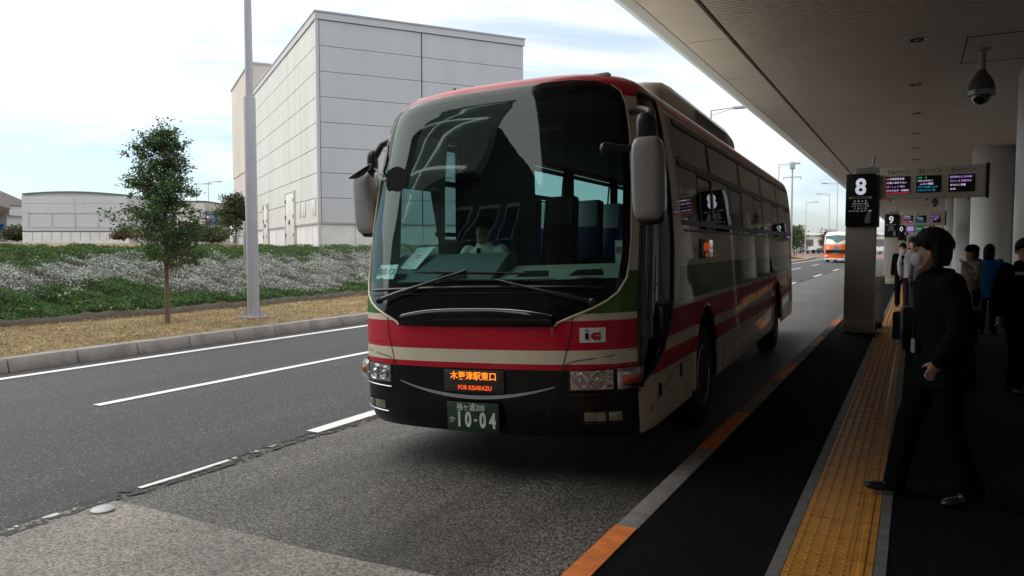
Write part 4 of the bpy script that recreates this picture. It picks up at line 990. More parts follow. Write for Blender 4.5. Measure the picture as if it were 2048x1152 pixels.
# interior
w=MB(); w.box(-1.2,1.2,.85,2.1,.96,1.0); w.box(-1.2,1.2,2.1,11.5,1.0,1.22); w.box(-1.19,-1.16,3.0,11.4,1.2,1.87); w.box(1.16,1.19,3.0,11.4,1.2,1.87); w.box(-1.1,1.1,11.35,11.45,1.2,2.85)
w.box(-1.05,1.05,1.2,11.4,2.89,2.92); w.box(-.86,.86,.62,1.3,2.91,2.93); w.build('interior_lining',M['lining'],bus)
w=MB(); w.box(.62,1.12,2.2,11.3,2.42,2.50); w.box(.60,.66,2.2,11.3,2.46,2.64); w.build('luggage_rack',M['lining'],bus)
for (a_,b2) in ((1.82,3.15),(4.85,5.25),(6.9,7.3),(9.0,9.4)):
    w=MB(); n=int((b2-a_)/.045); vs=[]
    for k in range(n+1): vs+= [(-1.13+.018*(k%2),a_+(b2-a_)*k/n,1.86),(-1.10+.018*(k%2),a_+(b2-a_)*k/n,2.86)]
    w.add(vs,[(2*k,2*k+2,2*k+3,2*k+1) for k in range(n)]); w.build('curtain',pm('dark blue curtain',(.012,.02,.035),.9,var=.2),bus)
w=MB(); w.box(-1.14,-.3,1.98,2.0,1.2,2.88); w.build('driver_partition',M['lining'],bus)
w=MB(); w.box(-.2,.2,1.5,1.62,2.85,2.885); w.build('ceiling_speaker_panel',M['dash'],bus)
d=MB()
ns=10
def dashblk(u0,u1,prof,mat,name):
    w=MB(); vs=[];n=len(prof)
    us=np.linspace(u0,u1,9)
    for u in us:
        base=pf(u,1.46).y
        for (v,z) in prof: vs.append((u,base+.03+v,z))
    fs=[(i*n+k,i*n+k+1,(i+1)*n+k+1,(i+1)*n+k) for i in range(8) for k in range(n-1)]; fs+= [tuple(range(n)),tuple(8*n+k for k in range(n))]
    w.add(vs,fs); return w.build(name,mat,bus,smooth=True,angle=30)
dashblk(-1.10,.10,[(0,1.0),(0,1.47),(.05,1.49),(.25,1.60),(.42,1.70),(.50,1.715),(.58,1.70),(.62,1.5),(.62,1.0)],M['dash'],'dashboard')
dashblk(.105,1.08,[(0,1.0),(0,1.465),(.06,1.48),(.3,1.53),(.52,1.60),(.62,1.60),(.66,1.5),(.66,1.0)],M['dash2'],'dashboard')
v_=MB()
for u in (-.85,-.25,.45,.85):
    b0=pf(u,1.46).y; v_.add([(u-.14,b0+.10,1.520),(u+.14,b0+.10,1.520),(u+.10,b0+.19,1.565),(u-.10,b0+.19,1.565)],[(0,1,2,3)])
each(v_,'air_vent',M['black'],bus)
# steering wheel and driver's seat
rot=Matrix.Translation((-.66,.98,1.60))@Matrix.Rotation(R(28),4,'X')
w=MB(); w.tube([rot@Vector((.235*math.cos(a),.235*math.sin(a),0)) for a in np.linspace(0,2*PI,33)],.016,8,caps=False)
for a in (0.3,PI-.3,-PI/2): w.tube([rot@Vector((0,0,-.03)),rot@Vector((.23*math.cos(a),.23*math.sin(a),0))],.012,6)
w.tube([rot@Vector((0,0,-.03)),rot@Vector((0,-.1,-.5))],.03,8); w.build('steering_wheel',M['black'],bus,smooth=True)
def seat(u,v,zf,cover=True,nm='passenger_seat'):
    w=MB(); w.box(u-.21,u+.21,v-.5,v,zf+.30,zf+.44)
    w.prism([(v-.06,zf+.42),(v+.12,zf+1.12),(v+.20,zf+1.12),(v+.08,zf+.36)],u-.205,u+.205,'x'); w.box(u-.18,u+.18,v-.4,v-.1,zf,zf+.3)
    o=w.build(nm,M['seat'],bus,bevel=.035)
    if cover:
        w=MB(); w.prism([(v+.035,zf+.80),(v+.10,zf+1.13),(v+.215,zf+1.135),(v+.225,zf+1.10),(v+.115,zf+1.10),(v+.055,zf+.795)],u-.15,u+.15,'x'); w.build('headrest_cover',M['cover'],o,bevel=.012)
for r_ in range(9):
    for u in (-.93,-.47,.47,.93): seat(u,3.0+.88*r_,1.22)
seat(-.66,1.75,.92,False,'driver_seat')
w=MB(); w.box(.86,1.08,.92,.94,1.50,1.78); o=w.build('notice_panel',M['white'],bus)
text('優先席','notice_lettering',pm('red lettering',(.5,.02,.02),.6),.06,o,(.92,.914,1.70),(R(90),0,0),sx=.6)
w=MB(); w.box(.98,1.05,.912,.918,1.66,1.73); w.build('notice_square',M['black'],o)
# --- windscreen base details: visor, bright lines
w=MB(); n=24; U=np.linspace(-.63,.66,n+1); vs=[]
for u in U:
    k=1-abs((u-.015)/.66)**3
    zt_=1.235+.055*k; vs+= [pfo(u,1.165,.002),pfo(u,1.18,.03),pfo(u,zt_-.015,.04),pfo(u,zt_,.025),pfo(u,zt_+.004,.0)]
w.add(vs,[(i*5+k,i*5+k+1,i*5+k+6,i*5+k+5) for i in range(n) for k in range(4)]); vis=w.build('front_flap',M['blackgloss'],bus,smooth=True,angle=60)
w=MB(); w.tube([pfo(u,1.235+.055*(1-abs((u-.015)/.66)**3)+.002,.026) for u in U],.0022,6); w.build('bright_line',M['chrome'],vis,smooth=True)
w=MB(); U=np.linspace(-1.0,1.0,31); w.tube([pfo(u,1.455-.02*abs(u)**2,.012) for u in U],.011,6); w.tube([pfo(u,1.41-.02*abs(u)**2,.006) for u in U],.005,5); w.build('wiper_tray_lip',M['black'],sur,smooth=True)
def barlens(name,pts_top,pts_bot,mat):
    w=MB(); n=len(pts_top); w.add(list(pts_top)+list(pts_bot),[(i,i+1,n+i+1,n+i) for i in range(n-1)]); return w.build(name,mat,bus,smooth=True)
U=np.linspace(-.66,.66,31); sag=lambda u: .725-.10*(1-(u/.66)**2)
barlens('bright_curve',[pfo(u,sag(u)+.004+.012*(1-(abs(u)/.66)**2),.008) for u in U],[pfo(u,sag(u)-.004-.008*(1-(abs(u)/.66)**2),.010) for u in U],M['chrome'])
# LED destination box
w=MB(); w.box(-.235,.275,-.014,.05,.665,.832); led=w.build('route_panel',M['ledpanel'],bus,bevel=.004)
text('木更津駅東口','route_lettering',M['ledorange'],.066,led,(.02,-.017,.785),(R(90),0,0),sx=1.0,ext=.0008,bold=.0008)
text('FOR KISARAZU','route_lettering',M['ledred'],.046,led,(.03,-.017,.698),(R(90),0,0),sx=.92,ext=.0008,bold=.0008)
# number plate
w=MB(); w.box(-.20,.24,-.045,-.03,.37,.59); pl_=w.build('number_plate',M['plate'],bus,bevel=.004)
w=MB(); w.box(-.19,.23,-.03,.03,.38,.58); w.build('plate_holder',M['black'],pl_)
text('袖ヶ浦200','plate_lettering',M['plw'],.062,pl_,(.005,-.047,.553),(R(90),0,0),sx=.86,bold=.0006)
text('か','plate_lettering',M['plw'],.055,pl_,(-.155,-.047,.455),(R(90),0,0))
for ch,x in (('1',-.095),('0',-.018),('0',.105),('4',.188)): text(ch,'plate_number',M['plw'],.155,pl_,(x,-.047,.458),(R(90),0,0),sx=.68,bold=.006)
w=MB(); w.box(.032,.056,-.048,-.045,.452,.468); w.build('plate_dash',M['plw'],pl_)
# lamps
for s in(-1,1):
    def patch(u0,u1,z0,z1,off,nu=10,nz=5,bulge=0):
        w=MB(); vs=[]
        for j in range(nz+1):
            for i in range(nu+1):
                a=i/nu; c=j/nz; k=(math.sin(PI*a)*math.sin(PI*c))**.5 if bulge else 0
                vs.append(pfo(s*(u0+(u1-u0)*a),z0+(z1-z0)*c,off+bulge*k))
        w.add(vs,[(j*(nu+1)+i,j*(nu+1)+i+1,(j+1)*(nu+1)+i+1,(j+1)*(nu+1)+i) for j in range(nz) for i in range(nu)]); return w
    hb=patch(.755,1.06,.695,.848,.003).build('headlight',M['black'],bus,smooth=True)
    patch(.775,1.055,.705,.842,.006).build('reflector',M['reflector'],hb,smooth=True)
    for u,r_ in ((.85,.050),(.965,.062)):
        c=pfo(s*u,.772,.008); e=pfo(s*u,.772,.02)-c; q_=e.to_track_quat('Z','Y').to_matrix()
        w=MB(); vs=[]
        for rr_,h in ((r_,.012),(r_*.92,.002),(r_*.5,-.0),(r_*.35,.014),(.001,.018)):
            for k in range(20): vs.append(c+q_@Vector((rr_*math.cos(k*PI/10),rr_*math.sin(k*PI/10),h)))
        w.add(vs,[(i*20+k,i*20+(k+1)%20,(i+1)*20+(k+1)%20,(i+1)*20+k) for i in range(4) for k in range(20)]); w.build('lamp_bowl',M['reflector'],hb,smooth=True)
    patch(.77,1.058,.70,.845,.026).build('lens',M['lens'],hb,smooth=True)
    sg_=patch(1.075,1.215,.69,.855,.004).build('indicator',M['black'],bus,smooth=True)
    patch(1.08,1.21,.70,.85,.006,8,8,.03).build('reflector',M['reflector'],sg_,smooth=True)
    patch(1.10,1.19,.735,.81,.02,8,8,.035).build('amber_lens',M['amber'],sg_,smooth=True)
    patch(1.072,1.215,.69,.858,.012,10,10,.055).build('clear_lens',M['lens'],sg_,smooth=True)
    fb=patch(.84,1.12,.465,.55,.003).build('fog_lamp',M['blackmatt'],bus,smooth=True)
    patch(.86,1.0,.475,.54,.005).build('fog_lens',pm('dull lamp glass',(.22,.22,.17),.25,var=.5,scale=14,coat=.5),fb,smooth=True)
    patch(1.02,1.10,.475,.54,.006,6,4,.01).build('fog_lens',pm('dull lamp glass',(.25,.24,.19),.25,var=.5,scale=14,coat=.5),fb,smooth=True)
    w=MB(); w.tube([pfo(s*u,.462-.01*(1-u)*2,.008) for u in np.linspace(.82,1.16,9)],.006,6); w.tube([pfo(s*u,.665+.02*(u-.75),.008) for u in np.linspace(.76,1.2,9)],.006,6); w.build('bumper_line',M['chrome'] if s<0 else M['black'],fb,smooth=True)
    # roof marker lamps
    c=pfo(s*.80,3.10,-.01); w=MB(); w.box(-.09,.09,-.03,.05,-.03,.014,M4=Matrix.Translation(c)); w.build('marker_lamp',M['white'],bus,bevel=.01)
w=MB(); c=pfo(-.62,3.15,0); w.prism([(0,0),(.02,.05),(.035,.055),(.09,0)],-.008,.008,'x'); w.v=[tuple(Vector(v)+c) for v in w.v]; w.build('antenna',M['black'],bus)
# IC card mark
icp=MB(); vs=[]
for z in (1.045,1.098,1.15):
    for k in range(7): vs.append(pfo(.845+.17*k/6,z,.003))
icp.add(vs,[(j*7+i,j*7+i+1,(j+1)*7+i+1,(j+1)*7+i) for j in range(2) for i in range(6)]); ic=icp.build('ic_card_sign',M['white'],bus,smooth=True)
def onfront(polys,name,mat,par,off=.006):
    w=MB()
    for p in polys: w.add([pfo(u,z,off) for u,z in p],[tuple(range(len(p)))])
    return w.build(name,mat,par)
x0,z0=.845,1.045
onfront([[(x0+.038,z0+.022),(x0+.062,z0+.022),(x0+.062,z0+.068),(x0+.038,z0+.068)],
  [(x0+.030,z0+.083),(x0+.050,z0+.076),(x0+.050,z0+.080),(x0+.038,z0+.083)],[(x0+.050,z0+.076),(x0+.070,z0+.083),(x0+.062,z0+.083),(x0+.050,z0+.080)],
  [(x0+.070,z0+.083),(x0+.050,z0+.092),(x0+.050,z0+.088),(x0+.062,z0+.083)],[(x0+.050,z0+.092),(x0+.030,z0+.083),(x0+.038,z0+.083),(x0+.050,z0+.088)]],'black_mark',M['black'],ic)
crd=pm('red mark',(.42,.01,.05),.4)
arc=[(x0+.105+.030*math.cos(a),z0+.045+.025*math.sin(a)) for a in np.linspace(PI/2,3*PI/2,9)]
onfront([arc,[(x0+.104,z0+.052),(x0+.140,z0+.052),(x0+.140,z0+.070),(x0+.104,z0+.070)],[(x0+.104,z0+.022),(x0+.140,z0+.022),(x0+.140,z0+.044),(x0+.104,z0+.044)],
  [(x0+.098,z0+.014),(x0+.110,z0+.014),(x0+.108,z0+.022),(x0+.100,z0+.022)],[(x0+.122,z0+.014),(x0+.134,z0+.014),(x0+.132,z0+.022),(x0+.124,z0+.022)]],'red_mark',crd,ic)
# side LED
w=MB(); w.box(1.235,1.262,2.34,2.95,1.60,1.79); sl_=w.build('side_route_panel',M['blackgloss'],bus,bevel=.012)
text('木更津駅','side_lettering',M['ledside'],.095,sl_,(1.264,2.64,1.71),(R(90),0,R(90)),sx=.95,ext=.0008)
text('東口','side_lettering',M['ledside'],.05,sl_,(1.264,2.62,1.63),(R(90),0,R(90)),ext=.0008)
# wipers
def wiper(piv,tip,b0,b1):
    w=MB(); w.lathe([(.028,0),(.026,-.03),(.012,-.04)],12,'y',tuple(pfo(*piv,.045))); 
    mid=((piv[0]+tip[0])/2,(piv[1]+tip[1])/2)
    w.tube([pfo(*piv,.055),pfo(piv[0]*.75+tip[0]*.25,piv[1]*.75+tip[1]*.25,.062),pfo(*mid,.058),pfo(*tip,.05)],[.020,.018,.012,.009],7)
    o=w.build('wiper',M['black'],bus,smooth=True)
    w=MB(); w.tube([pfo(b0[0]+(b1[0]-b0[0])*k/10,b0[1]+(b1[1]-b0[1])*k/10,.026) for k in range(11)],[.006]+[.012]*9+[.005],6)
    w.tube([pfo(b0[0]+(b1[0]-b0[0])*k/10,b0[1]+(b1[1]-b0[1])*k/10,.042) for k in range(2,9)],[.007]*7,6); w.build('blade',M['rubber'],o,smooth=True)
wiper((-.84,1.35),(-.03,1.575),(-.52,1.575),(.46,1.545)); wiper((.93,1.33),(.22,1.50),(-.30,1.508),(.62,1.492))
# mirrors
def rbox(w,cx,cy,cz,hx,hy,hz,p=5,n=20,m=14,rot=None):
    vs=[]
    for i in range(m+1):
        ph=-PI/2+PI*i/m
        for k in range(n):
            t=2*PI*k/n; f=lambda c:math.copysign(abs(c)**(2/p),c)
            v=Vector((hx*f(math.cos(ph))*f(math.cos(t)),hy*f(math.cos(ph))*f(math.sin(t)),hz*f(math.sin(ph))))
            if rot is not None: v=rot@v
            vs.append(Vector((cx,cy,cz))+v)
    w.add(vs,[(i*n+k,i*n+(k+1)%n,(i+1)*n+(k+1)%n,(i+1)*n+k) for i in range(m) for k in range(n)]); return w
# kerb side
w=MB(); rbox(w,1.435,-.13,2.155,.103,.085,.27); mo=w.build('mirror',M['mirrorpaint'],bus,smooth=True,angle=60)
w=MB(); rbox(w,1.435,-.09,2.135,.098,.085,.28); w.build('mirror_rim',M['black'],mo,smooth=True)
w=MB(); rbox(w,1.42,-.10,2.47,.066,.06,.12,3); w.tube([(1.42,-.1,2.47),(1.40,.1,2.62),(1.22,.45,2.72),(1.12,.62,2.74)],[.04,.035,.03,.03],10); w.build('mirror_arm',M['black'],mo,smooth=True)
w=MB(); w.tube([(1.36,-.12,2.36),(1.22,-.14,2.37),(1.16,-.14,2.37)],[.018,.03,.05],10); rbox(w,1.15,-.14,2.37,.035,.06,.045,2.2); w.build('under_mirror',M['black'],mo,smooth=True)
# driver side
w=MB(); rbox(w,-1.335,.60,2.20,.10,.085,.275,rot=Matrix.Rotation(R(-3),3,'Y')); mo=w.build('mirror',M['mirrorpaint'],bus,smooth=True,angle=60)
w=MB(); rbox(w,-1.33,.635,2.18,.095,.085,.285,rot=Matrix.Rotation(R(-3),3,'Y')); w.build('mirror_rim',M['black'],mo,smooth=True)
w=MB(); rbox(w,-1.24,.58,2.56,.045,.05,.10,2.6); w.tube([(-1.30,.60,2.40),(-1.25,.58,2.56),(-1.17,.62,2.70),(-1.10,.72,2.76)],[.04,.04,.03,.03],10); w.build('mirror_arm',M['black'],mo,smooth=True)
rr=Matrix.Rotation(R(-24),3,'Y')@Matrix.Rotation(R(22),3,'X')
w=MB(); vs=[]
for r_,h in ((.0,-.05),(.07,-.04),(.108,-.012),(.115,0),(.105,.004),(.0,.004)):
    for k in range(24): vs.append(Vector((-1.235,.38,2.46))+rr@Vector((r_*math.cos(k*PI/12)*1.05,r_*math.sin(k*PI/12),h)))
w.add(vs,[(i*24+k,i*24+(k+1)%24,(i+1)*24+(k+1)%24,(i+1)*24+k) for i in range(5) for k in range(24)]); w.tube([(-1.235,.40,2.45),(-1.25,.56,2.5)],.018,6); w.build('round_mirror',M['black'],mo,smooth=True)
w=MB(); w.lathe([(.0,.03),(.075,.022),(.098,.0),(.098,-.008),(.0,-.008)],28,'y',(-.62,.03,2.315)); w.tube([(-.70,.04,2.32),(-.82,.12,2.33),(-.98,.28,2.43),(-1.12,.42,2.47)],.012,7); w.build('round_mirror',M['black'],mo,smooth=True)
# roof unit
w=MB(); prf=[(2.45,3.10),(2.50,3.26),(2.62,3.38),(2.9,3.47),(3.3,3.495),(6.6,3.495),(6.95,3.47),(7.10,3.38),(7.12,3.10)]
us=[-.86,-.85,-.78,-.6,0,.6,.78,.85,.86]; zz=[0,.62,.92,1,1,1,.92,.62,0]; vs=[]
for u,k in zip(us,zz):
    for v,z in prf: vs.append((u,v+(1-k)*.12*(1 if v<5 else -1),3.10+(z-3.10)*max(k,.0)))
n=len(prf); w.add(vs,[(i*n+j,i*n+j+1,(i+1)*n+j+1,(i+1)*n+j) for i in range(8) for j in range(n-1)]); ac=w.build('roof_air_unit',pm('roof unit paint',(.60,.55,.45),.4,var=.08,coat=.3),bus,smooth=True,angle=60)
w=MB()
for s in(-1,1):
    for k in range(7): w.box(min(s*.85,s*.862),max(s*.85,s*.862),4.2,6.3,3.17+k*.03,3.174+k*.03)
each(w,'grille_slot',M['black'],ac)
# rear lamps
for s in(-1,1):
    w=MB(); w.box(s*.95-.12,s*.95+.12,11.73,11.76,.8,1.15); w.build('tail_light',M['amber'],bus,bevel=.01)
w=MB(); w.box(-1.0,1.0,11.735,11.755,1.9,2.7); w.build('rear_window',M['blackgloss'],bus)
# cards behind the windscreen
w=MB(); w.box(-.14,.14,-.003,.003,0,.13); rc=w.build('route_card',pm('white card',(.88,.88,.86),.6,var=.02))
tag(rc,'small white card with black writing leaning inside the lower left corner of the coach windscreen','sign'); rc.matrix_world=bus.matrix_basis
bpy.context.view_layer.update(); BM=bus.matrix_world.copy()
rc.matrix_world=BM@Matrix.Translation((-.93,.245,1.525))@Matrix.Rotation(R(-24),4,'Z')@Matrix.Rotation(R(-26),4,'X')
text('路線バス','card_lettering',M['black'],.068,rc,(0,-.0045,.06),(R(90),0,0),bold=.0008)
w=MB(); w.box(-.13,.13,-.003,.003,0,.27); w.box(-.05,.05,-.008,-.003,.015,.03); cb_=w.build('clipboard',pm('pale paper',(.85,.88,.86),.6))
tag(cb_,'sheet of pale paper lying on the coach dashboard behind the small white card','paper')
cb_.matrix_world=BM@Matrix.Translation((-.80,.40,1.60))@Matrix.Rotation(R(-24),4,'Z')@Matrix.Rotation(R(-48),4,'X')
w=MB(); w.box(-.04,.04,-.0045,-.003,.14,.145); w.box(-.04,.04,-.0045,-.003,.16,.165); w.build('print_lines',M['ink'],cb_)
w=MB(); w.box(-.05,.05,-.0045,-.003,.2,.205) 
# ================================================================ PEOPLE
skin=pm('skin',(.38,.21,.145),.55,var=.08,scale=10); hairm=pm('black hair',(.006,.005,.005),.7,spec=.2,var=.4,scale=60,bump=.4,bscale=120)
def fabric(n,c,**k): return pm(n,c,.95,spec=.08,var=.2,scale=25,bump=.25,bscale=200,**k)
navy=fabric('navy coat cloth',(.005,.006,.009)); blk=fabric('black cloth',(.004,.004,.0045)); shoe=pm('black shoe leather',(.008,.008,.008),.35,var=.1)
def fuse(w,name,mat,parent,vox,sm=4):
    o=w.build(name,mat,None); md=o.modifiers.new('r','REMESH'); md.mode='VOXEL'; md.voxel_size=vox; md.use_smooth_shade=True
    if sm: m2=o.modifiers.new('s','SMOOTH'); m2.factor=.5; m2.iterations=sm
    bpy.context.view_layer.update()
    me=bpy.data.meshes.new_from_object(o.evaluated_get(bpy.context.evaluated_depsgraph_get())); bpy.data.objects.remove(o)
    me.name=name; me.polygons.foreach_set('use_smooth',[True]*len(me.polygons))
    n=bpy.data.objects.new(name,me); COL.objects.link(n); n.parent=parent; return n
def limb(w,pts,rad,n=12): 
    w.tube(pts,rad,n); 
    for i in (0,-1):
        r=rad[i] if not hasattr(rad[i],'__len__') else min(rad[i]); w.ell(pts[i],r*.98,r*.98,r*.98,10,7)
def hand(w,wr,d,side,curl=.7,s=1.0):
    """palm and five fingers; wr wrist, d direction of the hand, side: unit vector toward the thumb"""
    d=Vector(d).normalized(); t=Vector(side); t=(t-d*t.dot(d)).normalized(); n=d.cross(t)     # n: palm normal
    wr=Vector(wr); q=Matrix((t,n,d)).transposed()
    w.ell(wr+d*.045*s,.040*s,.017*s,.055*s,12,8,rot=q)
    limb(w,[wr-d*.02*s,wr+d*.02*s],[.026*s,.028*s],10)
    for k,(off,l) in enumerate(((.028,.068),(.0095,.076),(-.0095,.072),(-.028,.058))):
        p=wr+d*.085*s+t*off*s; a=curl*.5; pts=[p]
        for j,f in enumerate((.45,.32,.23)):
            dd=d*math.cos(a)+n*math.sin(a); pts.append(pts[-1]+dd*l*f*s); a+=curl*.55
        limb(w,pts,[.0088*s,.0085*s,.0078*s,.0065*s],8)
    p=wr+d*.03*s+t*.03*s; limb(w,[p,p+(d*.7+t*.55+n*.35)*.035*s,p+(d*1.5+t*.75+n*.75)*.035*s],[.0115*s,.0105*s,.008*s],8)
def person(label,loc,rz,J,H=1.70,top=None,bottom=None,hairlen=.0,coat_len=.0,look=0,mask=False,vox=.009,cap=False,glasses=False,coat_r=1.0,extra=None,group=None,collar=None,smile=False,hands='both',hood=False):
    """faces local +Y; right side is +X.  J overrides joints given for H=1.70"""
    k=H/1.70; j=dict(hip=(0,0,.90),chest=(0,0,1.22),neck=(0,0,1.42),head=(0,.015,1.585),shR=(.18,0,1.385),shL=(-.18,0,1.385),elR=(.23,-.03,1.11),elL=(-.23,-.03,1.11),wrR=(.235,.04,.87),wrL=(-.235,.04,.87),
        hpR=(.09,0,.90),hpL=(-.09,0,.90),knR=(.10,.02,.49),knL=(-.10,.02,.49),anR=(.105,0,.085),anL=(-.105,0,.085),toR=0,toL=0); j.update(J)
    V=lambda n: Vector(j[n])*k
    t=thing('person',label,'person',loc,rz,group)
    hd=V('head'); rot=Matrix.Rotation(look,3,'Z')
    B=MB()
    # head: stacked rings from chin to crown
    ring=[(-.125,.030,.032,.055),(-.115,.045,.045,.042),(-.09,.055,.062,.028),(-.05,.063,.080,.012),(0,.070,.092,.0),(.04,.073,.096,-.005),(.075,.068,.088,-.006),(.10,.052,.068,-.006),(.116,.028,.038,-.006),(.12,.006,.008,-.006)]
    vs=[]
    for z,rx,ry,cyy in ring:
        for q in range(18):
            a=2*PI*q/18; vs.append(hd+rot@Vector((rx*math.cos(a),cyy+ry*math.sin(a),z))*k)
    n=18; B.add(vs,[(i*n+q,i*n+(q+1)%n,(i+1)*n+(q+1)%n,(i+1)*n+q) for i in range(len(ring)-1) for q in range(n)]+[tuple(range(n-1,-1,-1)),tuple((len(ring)-1)*n+q for q in range(n))])
    hp=lambda x,y,z: hd+rot@Vector((x,y,z))*k
    B.add([hp(-.016,.088,-.03),hp(.016,.088,-.03),hp(0,.118,-.028),hp(-.007,.09,.02),hp(.007,.09,.02),hp(0,.100,.015)],[(0,1,2),(3,5,4),(0,2,5,3),(1,4,5,2),(0,3,4,1)])
    B.ell(hp(0,.082,-.062),.024*k,.012*k,.010*k); B.ell(hp(0,.070,-.10),.024*k,.018*k,.018*k)
    for s in(-1,1):
        B.ell(hp(s*.074,.0,-.005),.010*k,.020*k,.032*k); B.ell(hp(s*.032,.083,.022),.022*k,.010*k,.008*k)
    limb(B,[V('neck')-Vector((0,0,.05)),hd+Vector((0,-.01,-.07))*k],[.056*k,.052*k])
    limb(B,[V('hip'),V('chest'),V('neck')-Vector((0,0,.06))*k],[(.13*k,.09*k),(.14*k,.09*k),(.08*k,.06*k)])
    for s,S_ in ((1,'R'),(-1,'L')):
        limb(B,[V('sh'+S_),V('el'+S_),V('wr'+S_)],[.040*k,.033*k,.024*k])
        limb(B,[V('hp'+S_),V('kn'+S_),V('an'+S_)],[.062*k,.045*k,.034*k])
        d=(V('wr'+S_)-V('el'+S_)).normalized(); hand(B,V('wr'+S_),d,Vector((0,1,0)) if abs(d.y)<.8 else Vector((0,0,1)),.7 if S_=='R' else -.7,k*.88)
    b=fuse(B,'body',skin,t,min(vox,.008) if vox<.01 else vox,2)
    # eyes, brows, mouth as small dark pieces of the face
    for s in(-1,1):
        w=MB(); w.ell(hp(s*.031,.092,.006),.012*k,.005*k,.005*k); w.build('eye',M['black'],b,smooth=True)
        w=MB(); w.tube([hp(s*.016,.097,.028),hp(s*.033,.096,.032),hp(s*.048,.086,.028)],[.003*k]*3,5); w.build('eyebrow',hairm,b)
    if not mask:
        w=MB(); w.tube([hp(-.022,.089,-.062),hp(0,.096,-.064),hp(.022,.089,-.062)],[.003,.005,.003],6); w.build('lips',pm('lips',(.30,.10,.08),.5),b,smooth=True)
    # hair
    Hm=MB(); 
    hr=[(-.03-hairlen*.5,.076,.070,-.048),(.0,.088,.098,-.022),(.035,.092,.114,-.010),(.075,.090,.112,-.008),(.112,.074,.092,-.010),(.142,.042,.054,-.010),(.152,.008,.01,-.01)]
    vs=[]
    for z,rx,ry,cyy in hr:
        for q in range(18):
            a=2*PI*q/18; x,y=rx*math.cos(a),cyy+ry*math.sin(a); 
            if z<.05: y=min(y,.02+ (z)*.9)
            vs.append(hp(x,y,z))
    Hm.add(vs,[(i*n+q,i*n+(q+1)%n,(i+1)*n+(q+1)%n,(i+1)*n+q) for i in range(len(hr)-1) for q in range(n)]+[tuple(range(n-1,-1,-1)),tuple((len(hr)-1)*n+q for q in range(n))])
    for q in range(10):
        a=-.9+1.8*q/9; Hm.ell(hp(.066*math.sin(a),.038+.046*math.cos(a),.056),.014*k,.012*k,.030*k)
    if hairlen>0:
        for q in range(12):
            a=PI*.95*q/11-PI*.475; xx,yy=.074*math.sin(a),-.03-.062*math.cos(a)
            Hm.tube([hp(xx,yy,.05),hp(xx*1.05,yy,-.03),hp(xx*.98,yy+.004,-.06-hairlen)],[.028*k,.026*k,.014*k],8)
    fuse(Hm,'hair',hairm,b,max(vox,.007),2)
    if vox<.01:
        w=MB(); rq=random.Random(3)
        for q in range(170):
            a=rq.uniform(0,2*PI); e=rq.uniform(.1,1.25); r0=(.092*math.cos(a)*math.sin(e),-.010+.114*math.sin(a)*math.sin(e),.030+.125*math.cos(e)); a2=a+rq.uniform(-.15,.15); dz=rq.uniform(.05,.09)
            if math.sin(a)>.55: dz=min(dz,max(.01,r0[2]-.045))
            k2=1.03 if e>.7 else 1.1
            p2=(r0[0]*k2+.01*math.cos(a2),r0[1]*k2+.01*math.sin(a2),r0[2]-dz)
            w.tube([hp(*r0),hp((r0[0]+p2[0])/2*1.05,(r0[1]+p2[1])/2*1.05,(r0[2]+p2[2])/2+.008),hp(*p2)],[.006,.005,.001],5)
        w.build('hair_locks',hairm,b,smooth=True)
    if cap:
        w=MB(); w.ell(hp(0,-.008,.075),.098*k,.118*k,.085*k,20,10); w.tube([hp(0,-.005,.055),hp(0,-.005,.06)],[(.155*k,.165*k)]*2,24); fuse(w,'hat',blk,t,.009,3)
    if mask:
        w=MB(); vs=[]
        for z,rx,y,yc in ((-.008,.040,.102,.05),(-.03,.060,.116,.02),(-.07,.058,.112,.02),(-.115,.038,.080,.03)):
            for q in range(9):
                a=-1.2+2.4*q/8; vs.append(hp(rx*math.sin(a)*1.05,yc+(y-yc)*math.cos(a),z))
        w.add(vs,[(i*9+q,i*9+q+1,(i+1)*9+q+1,(i+1)*9+q) for i in range(3) for q in range(8)])
        for s in(-1,1):
            w.tube([hp(s*.058,.055,-.02),hp(s*.076,.01,.008)],.0022,5); w.tube([hp(s*.05,.055,-.10),hp(s*.078,.012,-.03)],.0022,5)
        m_=w.build('face_mask',M['maskw'],t,smooth=True); md=m_.modifiers.new('t','SOLIDIFY'); md.thickness=.003
    if glasses:
        w=MB()
        for s in(-1,1): w.tube([hp(s*.032+.022*math.cos(a),.104,.006+.015*math.sin(a)) for a in np.linspace(0,2*PI,13)],.002,5,caps=False); w.tube([hp(s*.054,.100,.01),hp(s*.078,.0,.01)],.002,5)
        w.tube([hp(-.01,.106,.01),hp(.01,.106,.01)],.002,5); w.build('glasses',M['black'],t)
    # coat
    hz=.80*k-coat_len*k
    C=MB(); g=coat_r
    torso=[(hz,.185,.145),(.92*k,.178,.135),(1.08*k,.168,.125),(1.22*k,.182,.130),(1.33*k,.185,.122),(1.395*k,.150,.100),(1.44*k,.082,.078),(1.475*k,.070,.070)]
    hx,hy=(V('hip').x+V('neck').x)/2,(V('hip').y)
    vs=[]
    for z,rx,ry in torso:
        f=min(1,max(0,(z-V('hip').z)/(V('neck').z-V('hip').z))); cx_=V('hip').lerp(V('neck'),f)
        for q in range(24):
            a=2*PI*q/24; fold=1+.018*math.sin(a*5+z*9)+.012*math.sin(a*9-z*14)
            f=lambda c:math.copysign(abs(c)**.85,c); vs.append((cx_.x+rx*k*g*fold*f(math.cos(a)),cx_.y+ry*k*g*fold*f(math.sin(a)),z))
    m_=24; C.add(vs,[(i*m_+q,i*m_+(q+1)%m_,(i+1)*m_+(q+1)%m_,(i+1)*m_+q) for i in range(len(torso)-1) for q in range(m_)]+[tuple(range(m_-1,-1,-1)),tuple((len(torso)-1)*m_+q for q in range(m_))])
